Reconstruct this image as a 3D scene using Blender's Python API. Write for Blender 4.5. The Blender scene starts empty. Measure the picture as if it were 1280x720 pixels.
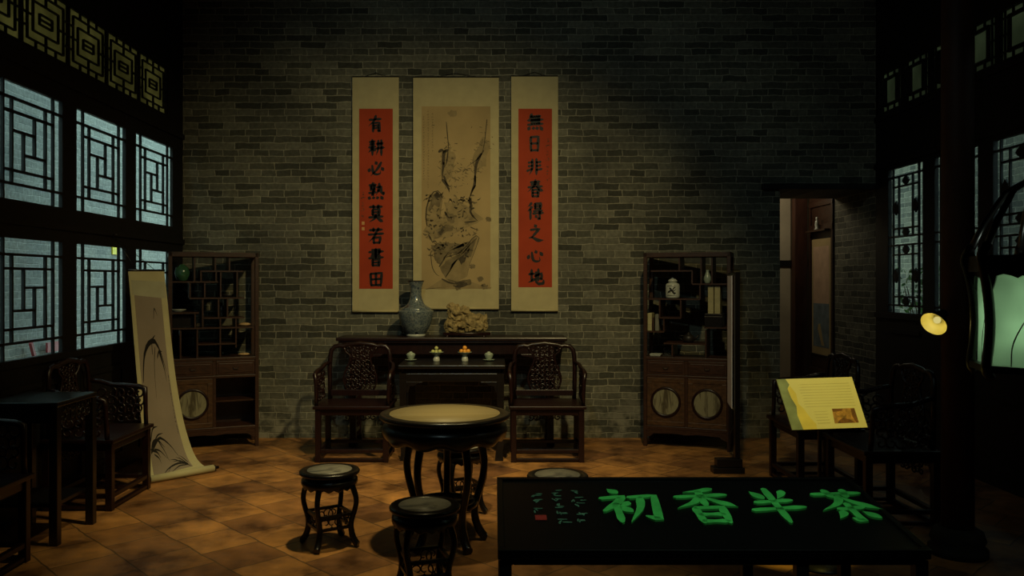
import bpy, math, random
from mathutils import Vector, Matrix, noise

# ------------------------------------------------------------------ camera, world, lights
SC = bpy.context.scene
COL = SC.collection
R = math.radians
CAM_H = 1.6
F = 1020.0                      # focal length in pixels of the 1280 px frame
VX, VY = 617.0, 352.0           # where the level, straight-ahead direction falls in the frame

cam = bpy.data.cameras.new('camera')
cam.sensor_width = 36.0
cam.lens = 36.0 * F / 1280.0
cam.shift_x = (640 - VX) / 1280.0
cam.shift_y = (VY - 360) / 1280.0
camo = bpy.data.objects.new('camera', cam)
camo.location = (0, 0, CAM_H)
camo.rotation_euler = (R(90), 0, 0)
COL.objects.link(camo)
SC.camera = camo

SC.view_settings.view_transform = 'Standard'
SC.view_settings.look = 'None'
SC.view_settings.gamma = 1.0
SC.view_settings.use_curve_mapping = False
SC.view_settings.exposure = 0.0

W = bpy.data.worlds.new('overcast')
SC.world = W
W.use_nodes = True
W.node_tree.nodes['Background'].inputs[0].default_value = (0.68, 0.98, 0.95, 1)
W.node_tree.nodes['Background'].inputs[1].default_value = 2.8


def spot(name, loc, aim, energy, color, angle, blend=0.6, size=0.06):
    l = bpy.data.lights.new(name, 'SPOT')
    l.energy = energy; l.color = color; l.spot_size = R(angle); l.spot_blend = blend
    l.shadow_soft_size = size
    o = bpy.data.objects.new(name, l)
    o.location = loc
    d = Vector(aim) - Vector(loc)
    o.rotation_euler = d.to_track_quat('-Z', 'Y').to_euler()
    COL.objects.link(o)
    return o


def point(name, loc, energy, color, size=0.05):
    l = bpy.data.lights.new(name, 'POINT')
    l.energy = energy; l.color = color; l.shadow_soft_size = size
    o = bpy.data.objects.new(name, l)
    o.location = loc
    COL.objects.link(o)
    return o


WARM = (1.0, 0.80, 0.36)
spot('altar_light', (1.05, 3.9, 4.3), (-0.9, 8.3, 0.3), 450, WARM, 83, 1.0, 0.08)
spot('upper_fill', (-0.6, 1.6, 4.6), (0.75, 8.35, 1.85), 96, (0.72, 1.0, 0.98), 78, 1.0, 0.1)  # added fill spot brightening the upper wall, no known lamp there
spot('hall_light', (-0.35, 4.6, 4.6), (-0.85, 6.15, 0.0), 340, WARM, 66, 1.0, 0.08)
spot('sign_light', (2.1, 3.4, 4.0), (1.83, 4.55, 0.92), 245, (1.0, 0.81, 0.14), 11, 0.35, 0.04)
spot('plaque_light', (0.95, 1.7, 4.0), (0.68, 2.95, 0.78), 140, (0.75, 1.0, 0.8), 32, 0.8, 0.05)
point('rear_room_light', (3.15, 9.75, 2.75), 10, (1.0, 0.86, 0.6), 0.1)

# ------------------------------------------------------------------ mesh helpers


class MB:
    def __init__(s):
        s.v = []; s.f = []; s.sm = []

    def add(s, vs, fs, smooth=False):
        o = len(s.v)
        s.v += [tuple(p) for p in vs]
        s.f += [tuple(o + i for i in f) for f in fs]
        s.sm += [smooth] * len(fs)
        return s

    def box(s, c, size, rz=0.0):
        x, y, z = (size[0] / 2, size[1] / 2, size[2] / 2)
        ca, sa = math.cos(rz), math.sin(rz)
        vs = []
        for dz in (-z, z):
            for dx, dy in ((-x, -y), (x, -y), (x, y), (-x, y)):
                vs.append((c[0] + dx * ca - dy * sa, c[1] + dx * sa + dy * ca, c[2] + dz))
        return s.add(vs, [(3, 2, 1, 0), (4, 5, 6, 7), (0, 1, 5, 4), (1, 2, 6, 5), (2, 3, 7, 6), (3, 0, 4, 7)])

    def span(s, a, b):
        return s.box([(a[i] + b[i]) / 2 for i in range(3)], [abs(b[i] - a[i]) for i in range(3)])

    def beam(s, p, q, w, h, up=(0, 0, 1)):
        p, q = Vector(p), Vector(q)
        d = (q - p).normalized()
        u = Vector(up)
        if abs(d.dot(u)) > 0.98:
            u = Vector((0, 1, 0))
        sd = d.cross(u).normalized() * (w / 2)
        uu = sd.cross(d).normalized() * (h / 2)
        vs = [p - sd - uu, p + sd - uu, p + sd + uu, p - sd + uu, q - sd - uu, q + sd - uu, q + sd + uu, q - sd + uu]
        return s.add(vs, [(0, 1, 2, 3), (7, 6, 5, 4), (4, 5, 1, 0), (5, 6, 2, 1), (6, 7, 3, 2), (7, 4, 0, 3)])

    def tube(s, path, rad, n=8, ring=False, sy=1.0):
        P = [Vector(p) for p in path]
        k = len(P)
        if not hasattr(rad, '__len__'):
            rad = [rad] * k
        vs, fs = [], []
        ref = None
        for i in range(k):
            if ring:
                t = P[(i + 1) % k] - P[i - 1]
            else:
                t = P[min(i + 1, k - 1)] - P[max(i - 1, 0)]
            if t.length < 1e-9:
                t = Vector((0, 0, 1))
            t.normalize()
            if ref is None:
                ref = Vector((0, 0, 1)) if abs(t.z) < 0.9 else Vector((1, 0, 0))
            a = (ref - t * ref.dot(t))
            if a.length < 1e-6:
                a = t.orthogonal()
            a.normalize()
            b = t.cross(a)
            ref = a
            for j in range(n):
                g = 2 * math.pi * j / n
                vs.append(P[i] + (a * math.cos(g) + b * math.sin(g) * sy) * rad[i])
        for i in range(k if ring else k - 1):
            i2 = (i + 1) % k
            for j in range(n):
                j2 = (j + 1) % n
                fs.append((i * n + j, i * n + j2, i2 * n + j2, i2 * n + j))
        s.add(vs, fs, True)
        if not ring:
            o = len(s.v) - len(vs)
            s.f.append(tuple(o + j for j in reversed(range(n)))); s.sm.append(False)
            s.f.append(tuple(o + (k - 1) * n + j for j in range(n))); s.sm.append(False)
        return s

    def lathe(s, prof, n=32, c=(0, 0, 0), smooth=True, mod=None):
        vs, fs = [], []
        k = len(prof)
        for i, (r, z) in enumerate(prof):
            for j in range(n):
                g = 2 * math.pi * j / n
                rr, zz = (r, z) if mod is None else mod(r, z, g, i)
                vs.append((c[0] + rr * math.cos(g), c[1] + rr * math.sin(g), c[2] + zz))
        for i in range(k - 1):
            for j in range(n):
                j2 = (j + 1) % n
                fs.append((i * n + j, i * n + j2, (i + 1) * n + j2, (i + 1) * n + j))
        s.add(vs, fs, smooth)
        o = len(s.v) - len(vs)
        if prof[0][0] > 1e-5:
            s.f.append(tuple(o + j for j in reversed(range(n)))); s.sm.append(False)
        if prof[-1][0] > 1e-5:
            s.f.append(tuple(o + (k - 1) * n + j for j in range(n))); s.sm.append(False)
        return s

    def prism(s, poly, fn, t0, t1):
        """polygon in (u, v) mapped by fn(u, v, t), thick from t0 to t1"""
        n = len(poly)
        vs = [fn(u, v, t0) for u, v in poly] + [fn(u, v, t1) for u, v in poly]
        fs = [tuple(reversed(range(n))), tuple(range(n, 2 * n))]
        fs += [(i, (i + 1) % n, n + (i + 1) % n, n + i) for i in range(n)]
        return s.add(vs, fs)

    def build(s, name, mat, parent=None, bevel=0.0, loc=None):
        me = bpy.data.meshes.new(name)
        me.from_pydata(s.v, [], s.f)
        me.polygons.foreach_set('use_smooth', s.sm)
        me.update()
        import bmesh
        bm = bmesh.new(); bm.from_mesh(me)
        bmesh.ops.recalc_face_normals(bm, faces=bm.faces)
        bm.to_mesh(me); bm.free()
        me.materials.append(mat)
        o = bpy.data.objects.new(name, me)
        COL.objects.link(o)
        if parent is not None:
            o.parent = parent
        if loc is not None:
            o.location = loc
        if bevel:
            m = o.modifiers.new('bevel', 'BEVEL')
            m.width = bevel; m.segments = 2; m.limit_method = 'ANGLE'; m.angle_limit = R(50)
        return o


def thing(name, label, cat, loc=(0, 0, 0), rz=0.0, group=None):
    o = bpy.data.objects.new(name, None)
    o.empty_display_size = 0.1
    COL.objects.link(o)
    o.location = loc; o.rotation_euler = (0, 0, rz)
    return tag(o, label, cat, group)


def tag(o, label, cat, group=None):
    o['label'] = label; o['category'] = cat
    if group:
        o['group'] = group
    return o


def struct(o):
    o['kind'] = 'structure'
    return o


def dup(root, loc, rz, label, group=None):
    r = root.copy(); COL.objects.link(r)
    r.location = loc; r.rotation_euler = (0, 0, rz); r['label'] = label
    if group:
        r['group'] = group
    for ch in list(root.children):
        c = ch.copy(); COL.objects.link(c); c.parent = r
        for g in list(ch.children):
            d = g.copy(); COL.objects.link(d); d.parent = c
    return r


# ------------------------------------------------------------------ materials


def nm(name, rough=0.5, spec=0.5):
    m = bpy.data.materials.new(name); m.use_nodes = True
    nt = m.node_tree
    b = nt.nodes['Principled BSDF']
    b.inputs['Roughness'].default_value = rough
    b.inputs['Specular IOR Level'].default_value = spec
    return m, nt, b


def nd(nt, kind, **kw):
    n = nt.nodes.new(kind)
    for k, v in kw.items():
        setattr(n, k, v)
    return n


def ramp(nt, src, stops):
    r = nd(nt, 'ShaderNodeValToRGB')
    e = r.color_ramp.elements
    e[0].position, e[0].color = stops[0][0], (*stops[0][1], 1)
    e[1].position, e[1].color = stops[-1][0], (*stops[-1][1], 1)
    for p, c in stops[1:-1]:
        x = e.new(p); x.color = (*c, 1)
    nt.links.new(src, r.inputs[0])
    return r.outputs[0]


def mixc(nt, a, b, f, mode='MIX'):
    m = nd(nt, 'ShaderNodeMix', data_type='RGBA', blend_type=mode)
    for sock, val in ((m.inputs[0], f), (m.inputs[6], a), (m.inputs[7], b)):
        if hasattr(val, 'is_linked'):
            nt.links.new(val, sock)
        elif isinstance(val, (int, float)):
            sock.default_value = val
        else:
            sock.default_value = (*val, 1)
    return m.outputs[2]


def plain(name, color, rough=0.5, spec=0.5, var=0.25, scale=12.0, bump=0.0, stretch=None):
    """a colour with soft procedural variation"""
    m, nt, b = nm(name, rough, spec)
    tc = nd(nt, 'ShaderNodeTexCoord')
    n = nd(nt, 'ShaderNodeTexNoise')
    n.inputs['Scale'].default_value = scale; n.inputs['Detail'].default_value = 4
    if stretch:
        mp = nd(nt, 'ShaderNodeMapping'); mp.inputs['Scale'].default_value = stretch
        nt.links.new(tc.outputs['Object'], mp.inputs[0]); nt.links.new(mp.outputs[0], n.inputs['Vector'])
    else:
        nt.links.new(tc.outputs['Object'], n.inputs['Vector'])
    lo = [c * (1 - var) for c in color]; hi = [min(1, c * (1 + var)) for c in color]
    nt.links.new(ramp(nt, n.outputs[0], [(0.3, lo), (0.7, hi)]), b.inputs['Base Color'])
    if bump:
        bp = nd(nt, 'ShaderNodeBump'); bp.inputs['Strength'].default_value = bump; bp.inputs['Distance'].default_value = 0.01
        nt.links.new(n.outputs[0], bp.inputs['Height']); nt.links.new(bp.outputs[0], b.inputs['Normal'])
    return m


def brick_mat(name, axis, c1, c2, mortar, tint_amt=0.6):
    m, nt, b = nm(name, 0.85, 0.25)
    g = nd(nt, 'ShaderNodeNewGeometry')
    sp = nd(nt, 'ShaderNodeSeparateXYZ'); nt.links.new(g.outputs['Position'], sp.inputs[0])
    cb = nd(nt, 'ShaderNodeCombineXYZ')
    nt.links.new(sp.outputs[axis], cb.inputs[0]); nt.links.new(sp.outputs[2], cb.inputs[1])
    # wobble the courses a little
    nz = nd(nt, 'ShaderNodeTexNoise'); nz.inputs['Scale'].default_value = 7.0; nz.inputs['Detail'].default_value = 5
    nt.links.new(g.outputs['Position'], nz.inputs['Vector'])
    va = nd(nt, 'ShaderNodeVectorMath', operation='MULTIPLY_ADD')
    nt.links.new(nz.outputs['Color'], va.inputs[0]); va.inputs[1].default_value = (0.05, 0.03, 0); nt.links.new(cb.outputs[0], va.inputs[2])
    br = nd(nt, 'ShaderNodeTexBrick')
    br.offset = 0.46; br.squash = 0.6; br.squash_frequency = 3
    br.inputs['Scale'].default_value = 1.0
    br.inputs['Brick Width'].default_value = 0.262
    br.inputs['Row Height'].default_value = 0.069
    br.inputs['Mortar Size'].default_value = 0.0062
    br.inputs['Mortar Smooth'].default_value = 0.75
    br.inputs['Bias'].default_value = 0.0
    br.inputs['Color1'].default_value = (*c1, 1); br.inputs['Color2'].default_value = (*c2, 1)
    br.inputs['Mortar'].default_value = (*mortar, 1)
    nt.links.new(va.outputs[0], br.inputs['Vector'])
    n2 = nd(nt, 'ShaderNodeTexNoise'); n2.inputs['Scale'].default_value = 1.3; n2.inputs['Detail'].default_value = 6
    nt.links.new(g.outputs['Position'], n2.inputs['Vector'])
    n3 = nd(nt, 'ShaderNodeTexNoise'); n3.inputs['Scale'].default_value = 26.0; n3.inputs['Detail'].default_value = 5
    nt.links.new(g.outputs['Position'], n3.inputs['Vector'])
    s1 = ramp(nt, n2.outputs[0], [(0.3, (0.45, 0.46, 0.47)), (0.7, (1.4, 1.38, 1.25))])
    s2 = ramp(nt, n3.outputs[0], [(0.3, (0.6, 0.6, 0.6)), (0.75, (1.3, 1.3, 1.3))])
    c = mixc(nt, br.outputs['Color'], s1, tint_amt, 'MULTIPLY')
    c = mixc(nt, c, s2, 0.7, 'MULTIPLY')
    mr = nd(nt, 'ShaderNodeMapRange')          # crumbling mortar smeared over the lowest courses
    mr.inputs[1].default_value = 0.55; mr.inputs[2].default_value = 0.1
    nt.links.new(sp.outputs[2], mr.inputs[0])
    nw = nd(nt, 'ShaderNodeTexNoise'); nw.inputs['Scale'].default_value = 6.5; nw.inputs['Detail'].default_value = 5
    nt.links.new(g.outputs['Position'], nw.inputs['Vector'])
    mu = nd(nt, 'ShaderNodeMath', operation='MULTIPLY')
    nt.links.new(ramp(nt, nw.outputs[0], [(0.45, (0, 0, 0)), (0.6, (1, 1, 1))]), mu.inputs[0]); nt.links.new(mr.outputs[0], mu.inputs[1])
    c = mixc(nt, c, [x * .8 for x in mortar], mu.outputs[0])
    nt.links.new(c, b.inputs['Base Color'])
    bp = nd(nt, 'ShaderNodeBump'); bp.inputs['Strength'].default_value = 0.6; bp.inputs['Distance'].default_value = 0.008
    bp.invert = True
    ad = nd(nt, 'ShaderNodeMath', operation='MULTIPLY_ADD')
    nt.links.new(n3.outputs[0], ad.inputs[0]); ad.inputs[1].default_value = -0.35; nt.links.new(br.outputs['Fac'], ad.inputs[2])
    nt.links.new(ad.outputs[0], bp.inputs['Height']); nt.links.new(bp.outputs[0], b.inputs['Normal'])
    return m


BR1, BR2, BRM = (0.045, 0.046, 0.037), (0.152, 0.148, 0.115), (0.29, 0.275, 0.21)
M_BRICK = brick_mat('grey_brick', 0, BR1, BR2, BRM)
M_BRICK_SIDE = brick_mat('grey_brick_side', 1, BR1, BR2, BRM)
M_BRICK_OUT = brick_mat('alley_brick', 1, (0.23, 0.25, 0.25), (0.31, 0.33, 0.32), (0.42, 0.44, 0.43), 0.35)


def tile_mat():
    m, nt, b = nm('terracotta_tiles', 0.5, 0.3)
    g = nd(nt, 'ShaderNodeNewGeometry')
    mp = nd(nt, 'ShaderNodeMapping'); mp.inputs['Rotation'].default_value = (0, 0, R(46)); mp.inputs['Location'].default_value = (0.11, 0.05, 0)
    nt.links.new(g.outputs['Position'], mp.inputs[0])
    br = nd(nt, 'ShaderNodeTexBrick'); br.offset = 0.5; br.squash = 1.0
    br.inputs['Scale'].default_value = 1.0
    br.inputs['Brick Width'].default_value = 0.36; br.inputs['Row Height'].default_value = 0.36
    br.inputs['Mortar Size'].default_value = 0.006; br.inputs['Mortar Smooth'].default_value = 0.3
    br.inputs['Bias'].default_value = -0.25
    br.inputs['Color1'].default_value = (0.36, 0.175, 0.058, 1); br.inputs['Color2'].default_value = (0.105, 0.046, 0.026, 1)
    br.inputs['Mortar'].default_value = (0.12, 0.068, 0.03, 1)
    wn = nd(nt, 'ShaderNodeTexNoise'); wn.inputs['Scale'].default_value = 5.0; wn.inputs['Detail'].default_value = 4
    nt.links.new(g.outputs['Position'], wn.inputs['Vector'])
    wv = nd(nt, 'ShaderNodeVectorMath', operation='MULTIPLY_ADD')
    nt.links.new(wn.outputs['Color'], wv.inputs[0]); wv.inputs[1].default_value = (0.035, 0.035, 0); nt.links.new(mp.outputs[0], wv.inputs[2])
    nt.links.new(wv.outputs[0], br.inputs['Vector'])
    n = nd(nt, 'ShaderNodeTexNoise'); n.inputs['Scale'].default_value = 2.3; n.inputs['Detail'].default_value = 6; n.inputs['Roughness'].default_value = 0.62
    nt.links.new(g.outputs['Position'], n.inputs['Vector'])
    n2 = nd(nt, 'ShaderNodeTexNoise'); n2.inputs['Scale'].default_value = 9; n2.inputs['Detail'].default_value = 6
    nt.links.new(g.outputs['Position'], n2.inputs['Vector'])
    c = mixc(nt, br.outputs['Color'], ramp(nt, n.outputs[0], [(0.38, (0.34, 0.30, 0.30)), (0.47, (0.9, 0.88, 0.86)), (0.62, (1.5, 1.45, 1.25))]), 0.9, 'MULTIPLY')
    c = mixc(nt, c, ramp(nt, n2.outputs[0], [(0.3, (0.6, 0.6, 0.6)), (0.7, (1.2, 1.2, 1.2))]), 0.6, 'MULTIPLY')
    nt.links.new(c, b.inputs['Base Color'])
    bp = nd(nt, 'ShaderNodeBump'); bp.inputs['Strength'].default_value = 0.4; bp.inputs['Distance'].default_value = 0.004; bp.invert = True
    nt.links.new(br.outputs['Fac'], bp.inputs['Height']); nt.links.new(bp.outputs[0], b.inputs['Normal'])
    rr = ramp(nt, n2.outputs[0], [(0.3, (0.42, 0.42, 0.42)), (0.7, (0.65, 0.65, 0.65))])
    nt.links.new(rr, b.inputs['Roughness'])
    return m


M_TILE = tile_mat()
M_BLACK = plain('black_lacquered_wood', (0.0065, 0.005, 0.0045), 0.3, 0.5, 0.3, 8, stretch=(1, 1, 8))
M_ROSE = plain('dark_rosewood', (0.0125, 0.0038, 0.0032), 0.33, 0.45, 0.4, 7, stretch=(8, 2, 2))
M_DOOR = plain('light_brown_burl', (0.066, 0.031, 0.0125), 0.45, 0.4, 0.45, 9, stretch=(2, 2, 5))
M_BROWN = plain('brown_hardwood', (0.036, 0.0145, 0.0075), 0.42, 0.4, 0.4, 6, stretch=(3, 3, 10))
M_FRAME = plain('dark_timber', (0.006, 0.005, 0.0045), 0.6, 0.3, 0.35, 5, stretch=(2, 2, 9))
M_COLUMN = plain('red_brown_timber', (0.05, 0.018, 0.010), 0.6, 0.3, 0.3, 4, stretch=(4, 4, 1))
M_CEIL = plain('dark_rafters', (0.01, 0.009, 0.008), 0.9, 0.1, 0.3, 4)
M_PLASTER = plain('pale_plaster', (0.55, 0.48, 0.34), 0.9, 0.2, 0.15, 3)
M_SILK = plain('cream_silk_mount', (0.43, 0.37, 0.20), 0.8, 0.2, 0.07, 9)
M_PAPER = plain('aged_paper', (0.36, 0.265, 0.125), 0.85, 0.2, 0.16, 2.2)
M_RED = plain('red_paper', (0.34, 0.042, 0.013), 0.75, 0.2, 0.12, 3)
M_INK = plain('black_ink', (0.008, 0.007, 0.006), 0.6, 0.3, 0.2, 10)
M_INK_D = plain('dark_grey_ink', (0.07, 0.056, 0.036), 0.85, 0.1, 0.35, 14)
M_INK_M = plain('grey_ink', (0.165, 0.128, 0.07), 0.85, 0.1, 0.35, 12)
M_INK_L = plain('pale_grey_ink', (0.27, 0.205, 0.102), 0.85, 0.1, 0.2, 10)
M_SEAL = plain('red_seal_ink', (0.30, 0.03, 0.02), 0.8, 0.1, 0.2, 20)
M_PALE_SEAL = plain('pale_seal', (0.55, 0.30, 0.12), 0.8, 0.1, 0.2, 20)
M_GREENCHAR = plain('green_painted_carving', (0.06, 0.47, 0.085), 0.35, 0.5, 0.25, 15)
M_SMALLCHAR = plain('faded_green_carving', (0.07, 0.16, 0.095), 0.5, 0.4, 0.3, 30)
M_SCROLLPAPER = plain('pale_pink_paper', (0.24, 0.20, 0.155), 0.85, 0.2, 0.1, 3)
M_SCROLLSILK = plain('pale_green_silk', (0.44, 0.41, 0.24), 0.8, 0.2, 0.07, 5)
M_WHITE = plain('white_porcelain', (0.42, 0.44, 0.38), 0.25, 0.5, 0.05, 5)
M_CELADON = plain('celadon_porcelain', (0.28, 0.335, 0.26), 0.25, 0.5, 0.1, 8)
M_GREENGLAZE = plain('green_glaze', (0.03, 0.09, 0.045), 0.18, 0.5, 0.3, 14)
M_SHELL = plain('tan_shell', (0.46, 0.30, 0.14), 0.5, 0.4, 0.25, 30)
M_CREAM = plain('cream_book_cloth', (0.36, 0.33, 0.18), 0.8, 0.2, 0.1, 20)
M_GREYBOOK = plain('grey_book_cloth', (0.16, 0.16, 0.13), 0.8, 0.2, 0.15, 20)
M_DARKCLAY = plain('dark_clay', (0.018, 0.015, 0.012), 0.45, 0.4, 0.2, 10)
M_BRONZE = plain('dark_bronze', (0.02, 0.02, 0.016), 0.4, 0.5, 0.3, 20)
M_ORANGE = plain('orange_peel', (0.75, 0.33, 0.035), 0.45, 0.4, 0.1, 40, bump=0.1)
M_LIME = plain('yellow_green_peel', (0.45, 0.46, 0.16), 0.5, 0.4, 0.15, 30)
M_METAL = plain('black_painted_metal', (0.008, 0.008, 0.008), 0.4, 0.5, 0.1, 5)
M_STONE = plain('grey_stone', (0.03, 0.028, 0.025), 0.85, 0.2, 0.25, 6)
M_SIGN = plain('printed_sign_paper', (0.74, 0.70, 0.50), 0.55, 0.3, 0.04, 4)
M_SIGN_GREEN = plain('printed_green_hills', (0.20, 0.26, 0.25), 0.55, 0.3, 0.35, 9)
M_SIGN_YELLOW = plain('printed_yellow_wash', (0.74, 0.62, 0.22), 0.55, 0.3, 0.1, 9)
M_SIGN_TEXT = plain('printed_grey_text', (0.60, 0.55, 0.37), 0.55, 0.3, 0.1, 9)
M_SIGN_PHOTO = plain('printed_brown_photo', (0.40, 0.20, 0.07), 0.55, 0.3, 0.6, 45)
M_SIGN_DARK = plain('printed_dark_brown', (0.16, 0.055, 0.02), 0.55, 0.3, 0.4, 45)
M_YELLOW = plain('yellow_plate', (0.75, 0.62, 0.02), 0.5, 0.4, 0.05, 5)
M_REDPAINT = plain('red_paint', (0.32, 0.05, 0.06), 0.5, 0.4, 0.1, 5)
M_GREYBLUE = plain('grey_blue_picture', (0.13, 0.16, 0.17), 0.8, 0.2, 0.3, 9)
M_PINKPICTURE = plain('tan_pink_picture', (0.42, 0.28, 0.18), 0.8, 0.2, 0.15, 6)
M_LEAF = plain('green_leaves', (0.07, 0.16, 0.03), 0.5, 0.4, 0.4, 8)
M_STEM = plain('brown_stem', (0.06, 0.04, 0.02), 0.8, 0.2, 0.2, 8)


def marble(name, a, b_, sc=5.0, seed=0.0, stretch=(1, 2.4, 1)):
    m, nt, b = nm(name, 0.45, 0.4)
    tc = nd(nt, 'ShaderNodeTexCoord')
    mp = nd(nt, 'ShaderNodeMapping'); mp.inputs['Location'].default_value = (seed, seed * 1.7, seed)
    mp.inputs['Scale'].default_value = stretch
    nt.links.new(tc.outputs['Object'], mp.inputs[0])
    n = nd(nt, 'ShaderNodeTexNoise'); n.inputs['Scale'].default_value = sc; n.inputs['Detail'].default_value = 7
    n.inputs['Distortion'].default_value = 1.4
    nt.links.new(mp.outputs[0], n.inputs['Vector'])
    mid = [(x + y) / 2 for x, y in zip(a, b_)]
    c = ramp(nt, n.outputs[0], [(0.36, b_), (0.46, mid), (0.52, a), (0.7, a)])
    nt.links.new(c, b.inputs['Base Color'])
    return m


M_MARBLE_T = marble('warm_marble', (0.32, 0.255, 0.122), (0.27, 0.21, 0.095), 2.0, 2.0, (0.3, 5, 1))
M_MARBLE_S = marble('grey_marble', (0.24, 0.235, 0.20), (0.09, 0.09, 0.085), 5.0, 3.3)
M_MARBLE_D = marble('landscape_marble', (0.23, 0.215, 0.13), (0.075, 0.062, 0.034), 13.0, 1.1, (1.4, 1, 0.25))


def porcelain_blue():
    m, nt, b = nm('blue_and_white_porcelain', 0.2, 0.5)
    tc = nd(nt, 'ShaderNodeTexCoord')
    n = nd(nt, 'ShaderNodeTexNoise'); n.inputs['Scale'].default_value = 34; n.inputs['Detail'].default_value = 4; n.inputs['Distortion'].default_value = 1.5
    nt.links.new(tc.outputs['Object'], n.inputs['Vector'])
    base = ramp(nt, n.outputs[0], [(0.38, (0.055, 0.075, 0.095)), (0.5, (0.115, 0.14, 0.145)), (0.64, (0.165, 0.19, 0.18))])
    v = nd(nt, 'ShaderNodeTexVoronoi'); v.inputs['Scale'].default_value = 8.5; v.inputs['Randomness'].default_value = 0.6
    nt.links.new(tc.outputs['Object'], v.inputs['Vector'])
    f = ramp(nt, v.outputs['Distance'], [(0.20, (1, 1, 1)), (0.24, (0, 0, 0))])
    c = mixc(nt, base, (0.014, 0.02, 0.04), f)
    nt.links.new(c, b.inputs['Base Color'])
    return m


M_VASE = porcelain_blue()


def pane_mat(name, amount, tint):
    """clear old window glass: mostly transparent with a glossy film"""
    m = bpy.data.materials.new(name); m.use_nodes = True
    nt = m.node_tree; nt.nodes.clear()
    o = nd(nt, 'ShaderNodeOutputMaterial'); mx = nd(nt, 'ShaderNodeMixShader')
    t = nd(nt, 'ShaderNodeBsdfTransparent'); t.inputs[0].default_value = (*tint, 1)
    g = nd(nt, 'ShaderNodeBsdfGlossy'); g.inputs['Roughness'].default_value = 0.05
    mx.inputs[0].default_value = amount
    nt.links.new(t.outputs[0], mx.inputs[1]); nt.links.new(g.outputs[0], mx.inputs[2]); nt.links.new(mx.outputs[0], o.inputs[0])
    return m


M_GLASS = pane_mat('window_glass', 0.03, (0.93, 0.97, 0.96))


def translucent(name, col, front=(0.05, 0.05, 0.03), mixf=0.6):
    m = bpy.data.materials.new(name); m.use_nodes = True
    nt = m.node_tree; nt.nodes.clear()
    o = nd(nt, 'ShaderNodeOutputMaterial'); mx = nd(nt, 'ShaderNodeMixShader')
    t = nd(nt, 'ShaderNodeBsdfTranslucent'); d = nd(nt, 'ShaderNodeBsdfDiffuse')
    tc = nd(nt, 'ShaderNodeTexCoord'); n = nd(nt, 'ShaderNodeTexNoise'); n.inputs['Scale'].default_value = 3.5
    nt.links.new(tc.outputs['Object'], n.inputs['Vector'])
    c = ramp(nt, n.outputs[0], [(0.3, [x * 0.7 for x in col]), (0.7, [min(1, x * 1.25) for x in col])])
    nt.links.new(c, t.inputs[0]); d.inputs[0].default_value = (*front, 1)
    mx.inputs[0].default_value = mixf
    nt.links.new(d.outputs[0], mx.inputs[1]); nt.links.new(t.outputs[0], mx.inputs[2]); nt.links.new(mx.outputs[0], o.inputs[0])
    return m


M_OILPAPER = translucent('oiled_paper', (0.42, 0.34, 0.17), (0.03, 0.028, 0.016))
M_OILPAPER_R = translucent('pale_oiled_paper', (0.4, 0.4, 0.28), (0.03, 0.03, 0.02))
M_LANTERN = translucent('pale_green_silk_panel', (0.56, 0.70, 0.52), (0.10, 0.13, 0.10), 0.75)


def emit(name, col, s):
    m = bpy.data.materials.new(name); m.use_nodes = True
    nt = m.node_tree; nt.nodes.clear()
    o = nd(nt, 'ShaderNodeOutputMaterial'); e = nd(nt, 'ShaderNodeEmission')
    e.inputs[0].default_value = (*col, 1); e.inputs[1].default_value = s
    nt.links.new(e.outputs[0], o.inputs[0])
    return m


M_BULB = emit('lamp_bulb', (1.0, 0.86, 0.30), 0.62)
M_REFLECTOR = plain('brass_reflector', (0.62, 0.55, 0.20), 0.45, 0.5, 0.05, 4)

# ------------------------------------------------------------------ calligraphy

STROKE = {   # relative widths along the stroke
    'h': [0.75, 0.95, 0.72, 0.72, 0.85, 1.05, 0.55],
    'v': [0.7, 1.05, 0.9, 0.85, 0.9, 0.95, 0.45],
    'p': [0.7, 1.1, 1.0, 0.85, 0.65, 0.4, 0.1],
    'n': [0.35, 0.55, 0.8, 1.05, 1.35, 1.0, 0.1],
    'd': [0.25, 0.8, 1.2, 1.3, 1.1, 0.6],
    'z': [0.8, 0.9, 0.8, 1.05, 1.05, 0.95, 0.5],
}


def resample(pts, n):
    """Catmull-Rom through pts"""
    P = [Vector((*p, 0)) for p in pts]
    if len(P) == 2:
        return [P[0].lerp(P[1], i / (n - 1)) for i in range(n)]
    Q = [P[0] * 2 - P[1]] + P + [P[-1] * 2 - P[-2]]
    out = []
    for i in range(n):
        t = i / (n - 1) * (len(P) - 1)
        k = min(int(t), len(P) - 2); t -= k
        a, b, c, d = Q[k], Q[k + 1], Q[k + 2], Q[k + 3]
        t2, t3 = t * t, t * t * t
        out.append(0.5 * (2 * b + (c - a) * t + (2 * a - 5 * b + 4 * c - d) * t2 + (3 * b - 3 * c + d - a) * t3))
    return out


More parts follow.
